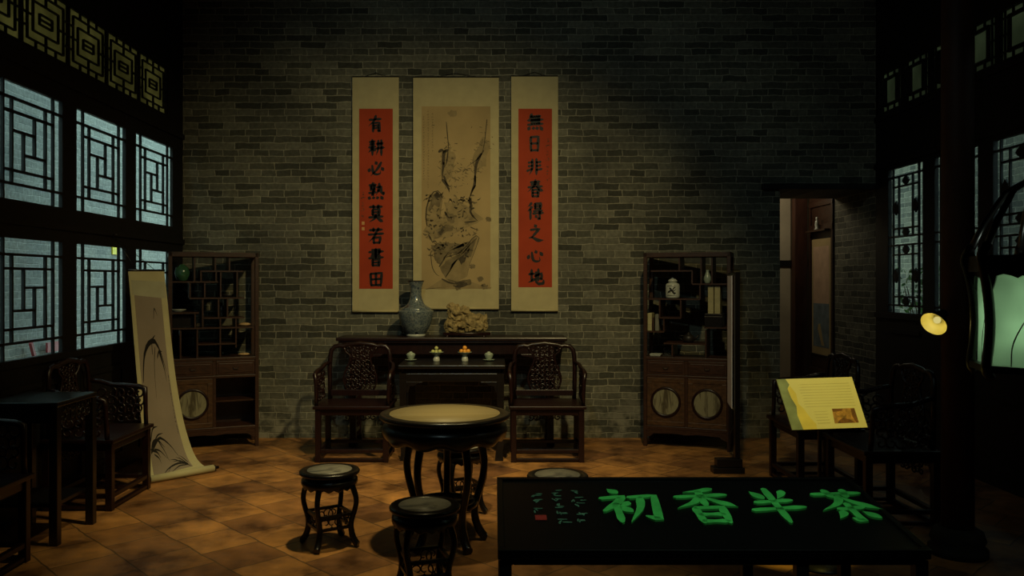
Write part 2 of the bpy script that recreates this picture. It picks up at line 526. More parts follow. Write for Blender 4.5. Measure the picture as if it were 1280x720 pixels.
def brush(mb, pts, kind, w, fn, t0, t1, n=11):
    """one brush stroke: a ribbon of varying width, raised from t0 to t1"""
    if kind == 'z':      # turning strokes keep their corners
        P = []
        for a, b in zip(pts[:-1], pts[1:]):
            P += [Vector((a[0] + (b[0] - a[0]) * i / 5, a[1] + (b[1] - a[1]) * i / 5, 0)) for i in range(5)]
        P.append(Vector((*pts[-1], 0)))
    else:
        P = resample(pts, n)
    k = len(P)
    prof = STROKE[kind]
    L, Rr = [], []
    for i in range(k):
        d = P[min(i + 1, k - 1)] - P[max(i - 1, 0)]
        if d.length < 1e-9:
            d = Vector((1, 0, 0))
        d.normalize()
        s = i / (k - 1) * (len(prof) - 1); j = min(int(s), len(prof) - 2); s -= j
        ww = (prof[j] * (1 - s) + prof[j + 1] * s) * w / 2
        nn = Vector((-d.y, d.x, 0)) * ww
        L.append(P[i] + nn); Rr.append(P[i] - nn)
    # rounded stroke ends
    d0 = (P[0] - P[1]).normalized() * w * 0.28
    d1 = (P[-1] - P[-2]).normalized() * w * 0.25
    ring = [P[0] + d0] + L + [P[-1] + d1]
    vs = []
    for t in (t0, t1):
        vs += [fn(p.x, p.y, t) for p in [P[0] + d0] + L + [P[-1] + d1] + list(reversed(Rr))]
    m = 2 * k + 2
    fs = []
    for o in (0, m):
        li = lambda i: o + 1 + i
        ri = lambda i: o + m - 1 - i
        fs.append((o, li(0), ri(0)))
        for i in range(k - 1):
            fs.append((li(i), li(i + 1), ri(i + 1), ri(i)))
        fs.append((li(k - 1), o + k + 1, ri(k - 1)))
    for i in range(m):
        fs.append((i, (i + 1) % m, m + (i + 1) % m, m + i))
    mb.add(vs, fs)


CH = {
 'you': [('h', (15, 28), (85, 22)), ('p', (54, 3), (45, 30), (12, 62)), ('v', (38, 45), (38, 96)), ('z', (38, 45), (75, 42), (75, 92), (64, 85)), ('h', (40, 60), (72, 58)), ('h', (40, 74), (72, 72))],
 'geng': [('h', (12, 22), (45, 18)), ('h', (14, 36), (43, 32)), ('h', (8, 52), (48, 46)), ('v', (29, 8), (29, 96)), ('p', (29, 52), (20, 66), (6, 80)), ('d', (32, 56), (46, 70)), ('h', (54, 32), (92, 28)), ('h', (50, 58), (98, 52)), ('p', (64, 12), (64, 55), (52, 94)), ('v', (82, 10), (82, 97))],
 'bi': [('d', (14, 52), (8, 72)), ('p', (28, 36), (34, 74), (52, 86), (76, 80), (75, 64)), ('d', (46, 14), (56, 30)), ('p', (82, 18), (55, 60), (20, 94)), ('d', (82, 46), (95, 64))],
 'shu': [('d', (29, 2), (34, 11)), ('h', (10, 17), (52, 14)), ('v', (20, 23), (20, 36)), ('z', (20, 23), (43, 21), (42, 35)), ('h', (20, 35), (42, 34)), ('z', (16, 43), (44, 41), (32, 53)), ('z', (32, 50), (32, 72), (24, 67)), ('h', (8, 61), (52, 56)), ('p', (70, 6), (68, 40), (50, 72)), ('z', (55, 29), (82, 25), (82, 55), (95, 66), (97, 54)), ('d', (58, 40), (70, 53)), ('d', (15, 80), (8, 95)), ('d', (34, 80), (38, 93)), ('d', (56, 80), (62, 93)), ('d', (78, 78), (91, 95))],
 'mo': [('h', (12, 14), (88, 11)), ('v', (35, 3), (37, 22)), ('v', (65, 2), (61, 21)), ('v', (30, 28), (30, 60)), ('z', (30, 28), (70, 26), (70, 60)), ('h', (30, 43), (68, 42)), ('h', (30, 58), (70, 57)), ('h', (8, 72), (92, 66)), ('p', (50, 58), (42, 78), (10, 98)), ('n', (52, 72), (70, 84), (93, 96))],
 'ruo': [('h', (12, 18), (88, 14)), ('v', (35, 6), (37, 27)), ('v', (64, 5), (60, 26)), ('h', (5, 43), (95, 36)), ('p', (53, 24), (42, 50), (8, 84)), ('v', (36, 60), (38, 94)), ('z', (36, 60), (76, 57), (72, 92)), ('h', (38, 88), (73, 87))],
 'shu2': [('z', (26, 8), (72, 5), (70, 30)), ('h', (8, 20), (94, 15)), ('h', (26, 30), (70, 28)), ('h', (22, 41), (76, 38)), ('h', (8, 54), (94, 48)), ('v', (49, 0), (49, 55)), ('v', (30, 62), (30, 98)), ('z', (30, 62), (70, 60), (70, 98)), ('h', (30, 78), (69, 77)), ('h', (30, 94), (70, 93))],
 'tian': [('v', (18, 20), (22, 88)), ('z', (18, 20), (84, 15), (79, 90)), ('h', (22, 52), (78, 48)), ('v', (50, 18), (50, 86)), ('h', (22, 84), (79, 82))],
 'wu': [('p', (30, 3), (22, 20), (12, 34)), ('h', (24, 18), (82, 14)), ('h', (6, 40), (96, 34)), ('h', (6, 64), (96, 58)), ('v', (30, 18), (30, 62)), ('v', (45, 17), (45, 61)), ('v', (59, 16), (60, 60)), ('v', (73, 15), (73, 60)), ('d', (18, 74), (9, 93)), ('d', (38, 75), (41, 90)), ('d', (58, 74), (64, 90)), ('d', (78, 73), (93, 94))],
 'ri': [('v', (28, 12), (30, 92)), ('z', (28, 12), (73, 9), (71, 92)), ('h', (30, 48), (70, 46)), ('h', (30, 86), (70, 85))],
 'fei': [('p', (38, 10), (38, 60), (20, 97)), ('h', (14, 30), (38, 26)), ('h', (14, 50), (38, 46)), ('h', (6, 76), (38, 64)), ('v', (62, 7), (62, 97)), ('h', (62, 28), (89, 24)), ('h', (62, 48), (89, 44)), ('h', (62, 70), (95, 64))],
 'chun': [('h', (22, 14), (78, 10)), ('h', (26, 27), (74, 23)), ('h', (8, 42), (92, 36)), ('p', (51, 0), (44, 34), (5, 68)), ('n', (56, 36), (74, 52), (97, 63)), ('v', (34, 56), (34, 97)), ('z', (34, 56), (68, 54), (68, 97)), ('h', (34, 74), (67, 73)), ('h', (34, 93), (68, 92))],
 'de': [('p', (29, 3), (20, 15), (7, 25)), ('p', (31, 24), (20, 38), (5, 50)), ('v', (22, 40), (22, 97)), ('v', (48, 8), (48, 38)), ('z', (48, 8), (83, 6), (82, 38)), ('h', (48, 22), (81, 21)), ('h', (48, 36), (82, 35)), ('h', (40, 50), (92, 46)), ('h', (36, 64), (98, 59)), ('z', (76, 50), (76, 95), (64, 88)), ('d', (50, 73), (60, 85))],
 'zhi': [('d', (46, 4), (56, 19)), ('z', (22, 34), (74, 28), (30, 76)), ('n', (14, 79), (34, 76), (66, 92), (99, 91))],
 'xin': [('d', (15, 48), (7, 70)), ('p', (30, 34), (37, 74), (56, 85), (78, 79), (73, 58)), ('d', (50, 23), (58, 39)), ('d', (78, 32), (93, 52))],
 'di': [('h', (8, 36), (40, 32)), ('v', (24, 10), (24, 74)), ('p', (44, 62), (26, 72), (4, 82)), ('z', (42, 46), (84, 30), (82, 64), (72, 59)), ('v', (64, 6), (64, 74)), ('z', (50, 22), (51, 80), (66, 90), (93, 87), (95, 68))],
 'chu': [('d', (23, 3), (35, 15)), ('z', (6, 31), (44, 25), (30, 45), (6, 68)), ('v', (28, 46), (28, 98)), ('p', (48, 42), (42, 50), (33, 57)), ('d', (34, 56), (49, 69)), ('z', (52, 28), (95, 22), (86, 90), (70, 82)), ('p', (71, 28), (64, 60), (43, 96))],
 'xiang': [('p', (74, 2), (52, 9), (28, 12)), ('h', (8, 27), (92, 20)), ('v', (50, 10), (50, 54)), ('p', (48, 27), (32, 44), (5, 58)), ('n', (52, 26), (74, 42), (97, 54)), ('v', (30, 59), (32, 99)), ('z', (30, 59), (73, 57), (71, 99)), ('h', (32, 77), (70, 76)), ('h', (32, 95), (70, 94))],
 'ban': [('d', (20, 12), (35, 31)), ('p', (80, 8), (73, 20), (62, 31)), ('h', (16, 43), (84, 36)), ('h', (2, 65), (98, 56)), ('v', (50, 1), (50, 99))],
 'cha': [('h', (8, 17), (92, 12)), ('v', (34, 3), (37, 27)), ('v', (67, 2), (62, 27)), ('p', (50, 22), (36, 46), (3, 66)), ('n', (50, 24), (68, 44), (98, 62)), ('h', (29, 63), (72, 58)), ('z', (50, 46), (50, 97), (39, 90)), ('p', (33, 70), (27, 80), (17, 90)), ('d', (66, 71), (82, 88))],
}


def character(key, fn, cx, cy, w, h, pen, mat, parent, t0, t1, name='character'):
    mb = MB()
    for st in CH[key]:
        pts = [((x - 50) / 100 * w + cx, (y - 50) / 100 * h + cy) for x, y in st[1:]]
        brush(mb, pts, st[0], pen, fn, t0, t1)
    return mb.build(name, mat, parent)


def small_columns(mb, fn, cols, size, pen, t0, t1, seed):
    """columns of tiny brushed characters, too small to read"""
    rnd = random.Random(seed)
    for (u, v0, v1, n) in cols:
        for i in range(n):
            c = v0 + (v1 - v0) * (i + 0.5) / n
            for k in range(4):
                a = (u + rnd.uniform(-.5, .1) * size, c + rnd.uniform(-.5, .5) * size)
                if k % 2:
                    b = (a[0] + rnd.uniform(.4, .7) * size, a[1] + rnd.uniform(-.1, .05) * size)
                else:
                    b = (a[0] + rnd.uniform(-.25, .3) * size, a[1] + rnd.uniform(.3, .5) * size)
                brush(mb, [a, b], 'v', pen, fn, t0, t1, 3)


def carve(mb, w, h, fn, r, seed, nu, nv, keep=None):
    """openwork carving: a net of curled stems filling w x h, mapped by fn(u, v, t)"""
    rnd = random.Random(seed)
    for i in range(nu):
        for j in range(nv):
            u = (i + .5) / nu * w - w / 2; v = (j + .5) / nv * h
            if keep and not keep(u, v):
                continue
            a0 = rnd.uniform(0, 6.28); turn = rnd.choice((-1, 1)) * rnd.uniform(5.5, 8)
            rr = max(w / nu, h / nv) * 0.66
            path = []
            for k in range(15):
                t = k / 14
                q = rr * (1 - 0.82 * t)
                path.append(fn(u + q * math.cos(a0 + turn * t), v + q * math.sin(a0 + turn * t), rnd.uniform(-.2, .2) * r))
            mb.tube(path, [r * (1 - .35 * k / 14) for k in range(15)], 5)


# ------------------------------------------------------------------ setting
WB, XL, XR, CEIL = 8.35, -3.18, 3.91, 5.0
struct(MB().span((-5.2, -2.1, -0.1), (6.6, 16, 0)).build('floor', M_TILE))
struct(MB().span((XL - .1, -2.1, CEIL), (XR + .1, WB + .5, CEIL + .1)).build('ceiling', M_CEIL))
mb = MB().span((XL - .1, -2.2, 0), (XR + .1, -2.1, CEIL))
struct(mb.build('wall_front', M_CEIL))        
mb = MB()
DX0, DX1, DZ = 2.93, XR, 2.55
mb.span((XL - .08, WB, 0), (DX0, WB + 1.0, CEIL + .1))
mb.span((DX0, WB, DZ), (DX1 + .08, WB + 1.0, CEIL + .1))
struct(mb.build('wall_back', M_BRICK))
struct(MB().span((XR, WB, 0), (XR + .08, WB + 1.0, DZ)).build('wall_passage', M_BRICK_SIDE))
struct(MB().span((2.74, WB - .06, DZ - .01), (XR, WB + .04, DZ + .05)).build('trim_1', M_FRAME, bevel=.006))

# room behind the doorway
FAR = 10.75
struct(MB().span((1.8, FAR, 0), (XR + .1, FAR + .1, 3.3)).build('wall_far', M_PLASTER))
mb = MB()
mb.span((XR, WB + 1.0, 0), (XR + .06, FAR, 3.3))
for y0, y1 in ((9.36, 9.41), (10.02, 10.06)):
    mb.span((XR - .025, y0, 0), (XR, y1, 2.55))
for z0, z1 in ((.0, .12), (.48, .56), (2.2, 2.28), (2.5, 2.56)):
    mb.span((XR - .028, 9.36, z0), (XR, 10.06, z1))
struct(mb.build('wall_panelled', M_BROWN, bevel=.004))
struct(MB().span((1.8, WB + 1.0, 0), (1.9, FAR, 3.3)).build('wall_side', M_PLASTER))
struct(MB().span((1.8, WB + 1.0, 3.3), (XR + .1, FAR + .1, 3.4)).build('ceiling_rear', M_CEIL))
mb = MB().span((3.73, 10.1, 0), (3.885, 10.2, 2.75))
mb.span((3.73, 10.1, 2.75), (XR, 10.2, 2.85))
struct(mb.build('door_1', M_COLUMN, bevel=.006))
struct(MB().span((1.9, FAR - .03, 1.80), (XR, FAR, 1.88)).build('trim_2', M_FRAME))


def lattice_left(mb, y0, y1, z0, z1, mirror, x=XL - .012):
    """lattice leaf: two crossing borders and a pinwheel in the middle; u runs from the near to the far side"""
    b, d = .017, .022

    def H(v, u0, u1):
        if mirror:
            u0, u1 = 1 - u1, 1 - u0
        mb.span((x - d / 2, y0 + (y1 - y0) * u0, z1 - (z1 - z0) * v - b / 2), (x + d / 2, y0 + (y1 - y0) * u1, z1 - (z1 - z0) * v + b / 2))

    def V(u, v0, v1):
        if mirror:
            u = 1 - u
        mb.span((x - d * .45, y0 + (y1 - y0) * u - b / 2, z1 - (z1 - z0) * v1), (x + d * .45, y0 + (y1 - y0) * u + b / 2, z1 - (z1 - z0) * v0))
    for v in (.135, .865):
        H(v, 0, 1)
    for u in (.135, .865):
        V(u, 0, 1)
    for v in (.25, .75):
        H(v, .135, .865)
    for u in (.255, .745):
        V(u, .135, .865)
    V(.42, .25, .60); H(.41, .42, .745); V(.58, .41, .75); H(.60, .255, .58)


WL = [(4.155 + 1.035 * i, 4.985 + 1.035 * i) for i in range(4)]
ZU, ZD, ZT = (2.145, 2.925), (1.08, 1.89), (3.22, 3.67)
# left timber wall
mb = MB()
xa, xb = XL - .03, XL


def wl(y0, y1, z0, z1, a=xa, b=xb):
    mb.span((a, y0, z0), (b, y1, z1))


wl(-2.1, WB, 0, ZD[0] - .05); wl(-2.1, WB, ZD[1], ZU[0]); wl(-2.1, WB, ZU[1], ZT[0]); wl(-2.1, WB, ZT[1], CEIL)
wl(-2.1, WB, ZD[0] - .05, ZD[0])
edges = [-2.1] + [v for p in WL for v in p] + [WB]
for i in range(0, len(edges), 2):
    for z in (ZD, ZU):
        wl(edges[i], edges[i + 1], z[0], z[1])
for i in range(9):                                   # transom dividers
    c = 7.95 - .61 * i
    wl(c - .012, c + .012, ZT[0], ZT[1])
wl(-2.1, 3.0, ZT[0], ZT[1]); wl(7.95, WB, ZT[0], ZT[1])
for p in WL:                                         # raised moulding on the dado under each leaf
    a, b = p[0] + .05, p[1] - .05
    for z0, z1 in ((.12, .16), (.86, .90)):
        wl(a, b, z0, z1, xb, xb + .012)
    for y in (a, b - .04):
        wl(y, y + .04, .16, .86, xb, xb + .012)
for z in (1.03, 1.98, 3.05):
    wl(-2.1, WB, z, z + .05, xb, xb + .02)
struct(mb.build('wall_left', M_FRAME))

n = 1
for (y0, y1) in WL:
    for z, mir in ((ZU, True), (ZD, abs(y0 - 5.19) > .1)):
        mb = MB(); lattice_left(mb, y0, y1, z[0], z[1], mir)
        w = struct(mb.build('window_%d' % n, M_FRAME))
        MB().span((XL - .027, y0, z[0]), (XL - .024, y1, z[1])).build('pane', M_GLASS, w)
        n += 1
# transom grilles over the left leaves
for i in range(8):
    c0 = 7.95 - .61 * (i + 1) + .012; c1 = 7.95 - .61 * i - .012
    mb = MB()
    x = XL - .010

    def bar(u0, v0, u1, v1, t=.0095):
        ya, yb = c0 + (c1 - c0) * u0, c0 + (c1 - c0) * u1
        za, zb = ZT[0] + (ZT[1] - ZT[0]) * v0, ZT[0] + (ZT[1] - ZT[0]) * v1
        if abs(u1 - u0) > abs(v1 - v0):
            mb.span((x - .01, ya, za - t / 2), (x + .01, yb, za + t / 2))
        else:
            mb.span((x - .009, ya - t / 2, za), (x + .009, ya + t / 2, zb))
    for k, (m_u, m_v) in enumerate(((.1, .12), (.22, .27), (.36, .42))):
        bar(m_u, m_v, 1 - m_u, m_v); bar(m_u, 1 - m_v, 1 - m_u, 1 - m_v)
        bar(m_u, m_v, m_u, 1 - m_v); bar(1 - m_u, m_v, 1 - m_u, 1 - m_v)
    for u in (.28, .5, .72):
        bar(u, 0, u, .12); bar(u, .88, u, 1)
    for v in (.3, .5, .7):
        bar(0, v, .1, v); bar(.9, v, 1, v)
    bar(.5, .12, .5, .27); bar(.5, .73, .5, .88); bar(.1, .5, .22, .5); bar(.78, .5, .9, .5)
    bar(.36, .5, .64, .5)
    bar(0, 0, 1, 0); bar(0, 1, 1, 1)
    w = struct(mb.build('window_%d' % n, M_FRAME))
    MB().span((XL - .026, c0, ZT[0]), (XL - .024, c1, ZT[1])).build('pane', M_OILPAPER, w)
    n += 1

# right timber wall
WRr = [(7.44, 8.09), (6.59, 7.24), (5.74, 6.39)]
RZ, RT = (1.30, 2.70), (3.30, 3.68)
mb = MB()


def wr(y0, y1, z0, z1, a=XR, b=XR + .04):
    mb.span((a, y0, z0), (b, y1, z1))


wr(-2.1, WB, 0, RZ[0]); wr(-2.1, WB, RZ[1], RT[0]); wr(-2.1, WB, RT[1], CEIL)
wr(-2.1, 5.74, RZ[0], RZ[1]); wr(6.39, 6.59, RZ[0], RZ[1]); wr(7.24, 7.44, RZ[0], RZ[1]); wr(8.09, WB, RZ[0], RZ[1])
wr(-2.1, 4.0, RT[0], RT[1]); wr(8.3, WB, RT[0], RT[1])
for i in range(10):
    wr(8.3 - .49 * i - .03, 8.3 - .49 * i + .03, RT[0], RT[1])
for z in (1.24, 2.74, 3.22):
    wr(-2.1, WB, z, z + .05, XR - .02, XR)
for p in WRr:
    for z0, z1 in ((.12, .16), (.68, .72), (1.1, 1.14)):
        wr(p[0] + .04, p[1] - .04, z0, z1, XR - .012, XR)
struct(mb.build('wall_right', M_FRAME))
for (y0, y1) in WRr:
    mb = MB(); x = XR + .014; b = .016

    def U(u): return y1 - (y1 - y0) * u
    def Zv(v): return RZ[1] - (RZ[1] - RZ[0]) * v

    def hb(v, u0, u1): mb.span((x - .01, U(u1), Zv(v) - b / 2), (x + .01, U(u0), Zv(v) + b / 2))
    def vb(u, v0, v1): mb.span((x - .009, U(u) - b / 2, Zv(v1)), (x + .009, U(u) + b / 2, Zv(v0)))
    for u in (.13, .87):
        vb(u, 0, 1)
    for v in (.06, .475, .535, .95):
        hb(v, 0, 1)
    for v in (.13, .42, .60, .89):
        hb(v, .13, .87)
    for u in (.30, .70):
        vb(u, .06, .475); vb(u, .535, .95)
    # little carved blossoms joining the bars
    for (u, v) in ((.5, .095), (.5, .447), (.5, .567), (.5, .92), (.215, .275), (.785, .275), (.215, .745), (.785, .745)):
        du = .1 if u == .5 else .075
        dv = .033 if u == .5 else .05
        poly = [(U(u + du * math.cos(k * math.pi / 8) * (1 if k % 4 == 0 else .8)), Zv(v + dv * math.sin(k * math.pi / 8) * (1 if k % 4 == 0 else .8))) for k in range(16)]
        mb.prism(poly, lambda a, c, t: (x + t, a, c), -.008, .008)
    w = struct(mb.build('window_%d' % n, M_FRAME))
    MB().span((XR + .030, y0, RZ[0]), (XR + .033, y1, RZ[1])).build('pane', M_GLASS, w)
    n += 1
for i in range(8):
    c0 = 8.3 - .49 * (i + 1) + .03; c1 = 8.3 - .49 * i - .03
    mb = MB(); x = XR + .014; t = .014
    ya, yb = c0 + (c1 - c0) * .24, c0 + (c1 - c0) * .76
    za, zb = RT[0] + .06, RT[1] - .06
    poly_o = [(c0, RT[0]), (c1, RT[0]), (c1, RT[1]), (c0, RT[1])]
    for (p, q) in (((ya, za), (yb, za)), ((ya, zb), (yb, zb)), ((ya, za), (ya, zb)), ((yb, za), (yb, zb))):
        mb.span((x - .01, p[0] - t, p[1] - t), (x + .01, q[0] + t, q[1] + t))
    for yy in (ya, yb):
        e = c0 if yy == ya else c1
        for zz in (za, (za + zb) / 2, zb):
            mb.span((x - .008, min(yy, e), zz - t / 2), (x + .008, max(yy, e), zz + t / 2))
        mm = (yy + e) / 2
        mb.span((x - .007, mm - t / 2, RT[0]), (x + .007, mm + t / 2, RT[1]))
    for zz, e in ((za, RT[0]), (zb, RT[1])):
        for f in (.35, .65):
            yy = c0 + (c1 - c0) * f
            mb.span((x - .008, yy - t / 2, min(zz, e)), (x + .008, yy + t / 2, max(zz, e)))
    w = struct(mb.build('window_%d' % n, M_FRAME))
    MB().span((XR + .030, c0, RT[0]), (XR + .033, c1, RT[1])).build('pane', M_OILPAPER_R, w)
    n += 1

# lanes outside both timber walls
struct(MB().span((-4.75, 2.0, 0), (-4.65, 16, 4.6)).build('wall_alley_left', M_BRICK_OUT))
struct(MB().span((5.6, 2.0, 0), (5.7, 16, 4.6)).build('wall_alley_right', M_BRICK_SIDE))
struct(MB().span((XR + .02, 2.0, CEIL + .1), (5.47, 16, CEIL + .2)).build('ceiling_sky_blocker', M_CEIL))  # unseen slab added over the right lane to hold back sky light
mb = MB().span((-4.65, 9.93, 1.93), (-4.635, 10.12, 2.07))
for yy in (9.98, 10.08):
    mb.lathe([(.006, 0), (.006, .004)], 8, (-4.633, yy, 1.99))
tag(mb.build('wall_plate', M_YELLOW, bevel=.002), 'small yellow plate on the alley brick seen through the lattice', 'plate')
mb = MB().beam((-4.6, 8.11, .99), (-4.6, 8.24, .70), .03, .03).beam((-4.6, 8.4, .92), (-4.6, 8.68, .92), .02, .1)
mb.beam((-4.6, 8.08, .72), (-4.6, 8.92, .72), .02, .02).beam((-4.6, 8.1, 0), (-4.6, 8.1, .74), .03, .03).beam((-4.6, 8.66, 0), (-4.6, 8.66, .97), .03, .03)
tag(mb.build('barrier', M_REDPAINT), 'red barrier outside behind the lower left lattice window', 'barrier')

t = thing('shrub', 'green leafy shrub glimpsed outside the right lattice window', 'plant', (4.55, 8.55, 0))
mb = MB(); rnd = random.Random(4)
for k in range(9):
    a = k * .7
    mb.tube([(0, 0, 0), (.05 * math.cos(a), .05 * math.sin(a), .8), (.22 * math.cos(a), .25 * math.sin(a), 1.55)], [.012, .009, .004], 5)
mb.build('stem', M_STEM, t)
mb = MB()
for k in range(420):
    a = rnd.uniform(0, 6.28); q = rnd.uniform(.02, .3); c = Vector((q * math.cos(a), q * math.sin(a), rnd.uniform(.7, 1.75)))
    d = Vector((rnd.uniform(-1, 1), rnd.uniform(-1, 1), rnd.uniform(-.7, .5))).normalized(); s = d.orthogonal().normalized()
    L = rnd.uniform(.05, .09)
    mb.add([c, c + d * L * .5 + s * L * .25, c + d * L, c + d * L * .5 - s * L * .25], [(0, 1, 2, 3)])
mb.build('foliage', M_LEAF, t)

# ------------------------------------------------------------------ scrolls on the back wall


def px(x, d): return (x - VX) * d / F
def pz(y, d): return CAM_H - (y - VY) * d / F


SD = WB - .03


def wall_scroll(x0, x1, y0, y1, label, sheet, sheet_mat):
    X0, X1, Z1, Z0 = px(x0, SD), px(x1, SD), pz(y0, SD), pz(y1, SD)
    cx = (X0 + X1) / 2
    t = thing('hanging_scroll', label, 'scroll', (cx, SD, Z0), 0, 'scrolls hung on the back wall')
    w, h = X1 - X0, Z1 - Z0
    MB().span((-w / 2, -.002, 0), (w / 2, .002, h)).build('mount', M_SILK, t)
    MB().tube([(-w / 2, 0, .008), (w / 2, 0, .008)], .012, 10).build('bottom_roller', M_SILK, t)
    MB().tube([(-w / 2, 0, h), (w / 2, 0, h)], .007, 8).build('top_rod', M_FRAME, t)
    MB().tube([(-w * .25, .006, h + .004), (0, .016, h + .045), (w * .25, .006, h + .004)], .0025, 5).build('hanging_cord', M_FRAME, t)
    MB().tube([(0, .03, h + .046), (0, .004, h + .046)], [.004, .006], 6).build('nail', M_METAL, t)
    sx0, sx1, sy0, sy1 = sheet
    a, b = px(sx0, SD) - cx, px(sx1, SD) - cx
    c, e = pz(sy1, SD) - Z0, pz(sy0, SD) - Z0
    MB().span((a, -.0035, c), (b, -.001, e)).build('sheet', sheet_mat, t)
    return t, cx, Z0


def fn_wall(cx, Z0):
    # screen-like (u right, v down) metres on the sheet, measured from the frame's reference lines
    return lambda u, v, t: (u - cx, -.0035 - t, v - Z0)


def couplet(x0, x1, y0, y1, sheet, keys, cxs, cys, label, cols, seals):
    t, cx, Z0 = wall_scroll(x0, x1, y0, y1, label, sheet, M_RED)
    fw = lambda u, v, tt: (u - cx, -.0035 - tt, -v - Z0)
    for k, x, y in zip(keys, cxs, cys):
        character(k, fw, px(x, SD), -pz(y, SD), .172, .182, .0285, M_INK, t, 0, .0012)
    mb = MB()
    small_columns(mb, fw, [(px(x, SD), -pz(a, SD), -pz(b, SD), n_) for x, a, b, n_ in cols], .035, .006, 0, .0012, 5)
    mb.build('small_inscription', M_INK_D, t)
    for sx, sy in seals:
        u, v = px(sx, SD), pz(sy, SD)
        MB().span((u - cx - .014, -.0048, v - Z0 - .016), (u - cx + .014, -.0035, v - Z0 + .016)).build('seal', M_PALE_SEAL, t)


couplet(440.5, 498.5, 96, 390, (449, 491, 136, 361),
        ['you', 'geng', 'bi', 'shu', 'mo', 'ruo', 'shu2', 'tian'],
        [469, 470, 470, 470, 470, 470, 470, 470], [155, 184, 210, 239, 267, 295, 322, 349],
        'left red couplet scroll with eight black characters and two pale seals at its lower left', [(454, 238, 272, 5)], [(454, 279), (454, 286)])
couplet(639, 697.5, 95, 389, (648, 690, 136, 359),
        ['wu', 'ri', 'fei', 'chun', 'de', 'zhi', 'xin', 'di'],
        [669, 668, 668, 669, 669, 669, 669, 670], [153, 180, 208, 236, 264, 291, 319, 346],
        'right red couplet scroll with eight black characters and a small column down its right edge', [(685, 171, 227, 7)], [])

t, pcx, pZ0 = wall_scroll(516.5, 623.5, 96.5, 386.5, 'wide cream scroll painting of rocks and two bare branches between the red couplets', (527, 613, 133, 361), M_PAPER)


def fpp(x, y, tt):    # picture drawing given in frame coordinates on the flat sheet
    return (px(x, SD) - pcx, -.0035 - tt, pz(y, SD) - pZ0)


def Z5(*p): return [(510 + x / 4.8, 90 + y / 4.8) for x, y in p]
def Z6(*p): return [(510 + x / 4.235, 220 + y / 4.235) for x, y in p]


def blob(mb, poly, t, rough=2.0, seed=1):
    rnd = random.Random(seed); out = []
    n_ = len(poly)
    for i in range(n_):
        a, b = poly[i], poly[(i + 1) % n_]
        for k in range(4):
            f = k / 4
            out.append((a[0] + (b[0] - a[0]) * f + rnd.uniform(-rough, rough) / 4, a[1] + (b[1] - a[1]) * f + rnd.uniform(-rough, rough) / 4))
    c = (sum(p[0] for p in out) / len(out), sum(p[1] for p in out) / len(out))
    vs = [fpp(*c, t)] + [fpp(*p, t) for p in out]
    mb.add(vs, [(0, i + 1, (i + 1) % len(out) + 1) for i in range(len(out))])


light, mid, dark = MB(), MB(), MB()
rock1 = Z6((100, 262), (95, 190), (118, 105), (155, 78), (180, 110), (172, 200), (185, 262), (160, 320), (130, 350), (108, 310), (78, 292))
rock2 = Z6((165, 480), (200, 430), (285, 400), (330, 342), (362, 315), (376, 340), (335, 440), (312, 530), (262, 560), (200, 545))
blob(light, rock1, .0004, 3, 1); blob(light, rock2, .0004, 3, 2)
blob(mid, Z6((128, 110), (155, 80), (178, 110), (166, 170), (140, 150), (112, 190), (104, 180)), .0007, 3, 3)
blob(mid, Z6((148, 290), (196, 258), (240, 262), (236, 290), (190, 300), (165, 325)), .0007, 3, 4)
blob(mid, Z6((168, 480), (215, 440), (300, 405), (340, 345), (366, 322), (330, 430), (280, 440), (230, 470), (200, 540)), .0007, 4, 5)
blob(mid, Z6((200, 545), (260, 555), (330, 545), (335, 575), (280, 590), (240, 570)), .0007, 4, 6)
for kk, (x, y) in enumerate(((340, 478), (382, 545), (405, 585), (425, 230), (265, 590))):
    blob(mid, Z6((x - 18, y - 6), (x - 4, y - 14), (x + 16, y - 6), (x + 12, y + 12), (x - 8, y + 12)), .0007, 4, 20 + kk)


def ink(mb, pts, w, kind='p', t=.001): brush(mb, pts, kind, w, fpp, .0002, t, 9)


for pts, w in ((Z5((230, 300), (237, 380), (243, 450), (240, 480)), 1.0), (Z5((240, 470), (215, 485), (212, 560), (208, 600), (206, 650)), 3.4),
               (Z5((185, 480), (205, 468), (215, 490)), 3.0), (Z5((206, 645), (222, 665), (243, 700), (248, 722)), 3.0), (Z5((240, 480), (232, 540), (214, 580)), 1.4),
               (Z5((474, 285), (466, 360), (455, 450), (440, 500)), .9), (Z5((455, 470), (420, 520), (350, 572)), 1.3),
               (Z5((440, 490), (412, 545), (403, 620), (405, 685)), 3.2), (Z5((405, 680), (390, 705), (380, 730)), 1.8)):
    ink(dark, pts, w * 1.15)
for pts, w in ((Z6((355, 0), (352, 45), (335, 90), (325, 120)), 3.2), (Z6((190, 0), (205, 40), (225, 60)), 2.6), (Z6((325, 115), (335, 160), (330, 190), (350, 220), (368, 236)), 3.2),
               (Z6((300, 245), (340, 242), (368, 236)), 2.0), (Z6((265, 130), (290, 125), (310, 140)), 1.4), (Z6((330, 270), (352, 280), (375, 288)), 1.3),
               (Z6((195, 190), (215, 220), (245, 215)), 2.2), (Z6((100, 262), (95, 190), (118, 105), (155, 78), (180, 110), (172, 200)), 1.6),
               (Z6((130, 350), (145, 345), (155, 360)), 1.8), (Z6((108, 310), (120, 330), (130, 355)), 1.8), (Z6((120, 400), (128, 480), (150, 520), (170, 530)), 1.0),
               (Z6((200, 430), (285, 400), (330, 342), (362, 315), (376, 340), (335, 440), (312, 530)), 1.3), (Z6((165, 480), (200, 430)), 1.6),
               (Z6((180, 545), (220, 565), (265, 570), (320, 548)), 2.2), (Z6((240, 580), (280, 588), (330, 570)), 1.8)):
    ink(dark, pts, w)
rnd = random.Random(9)
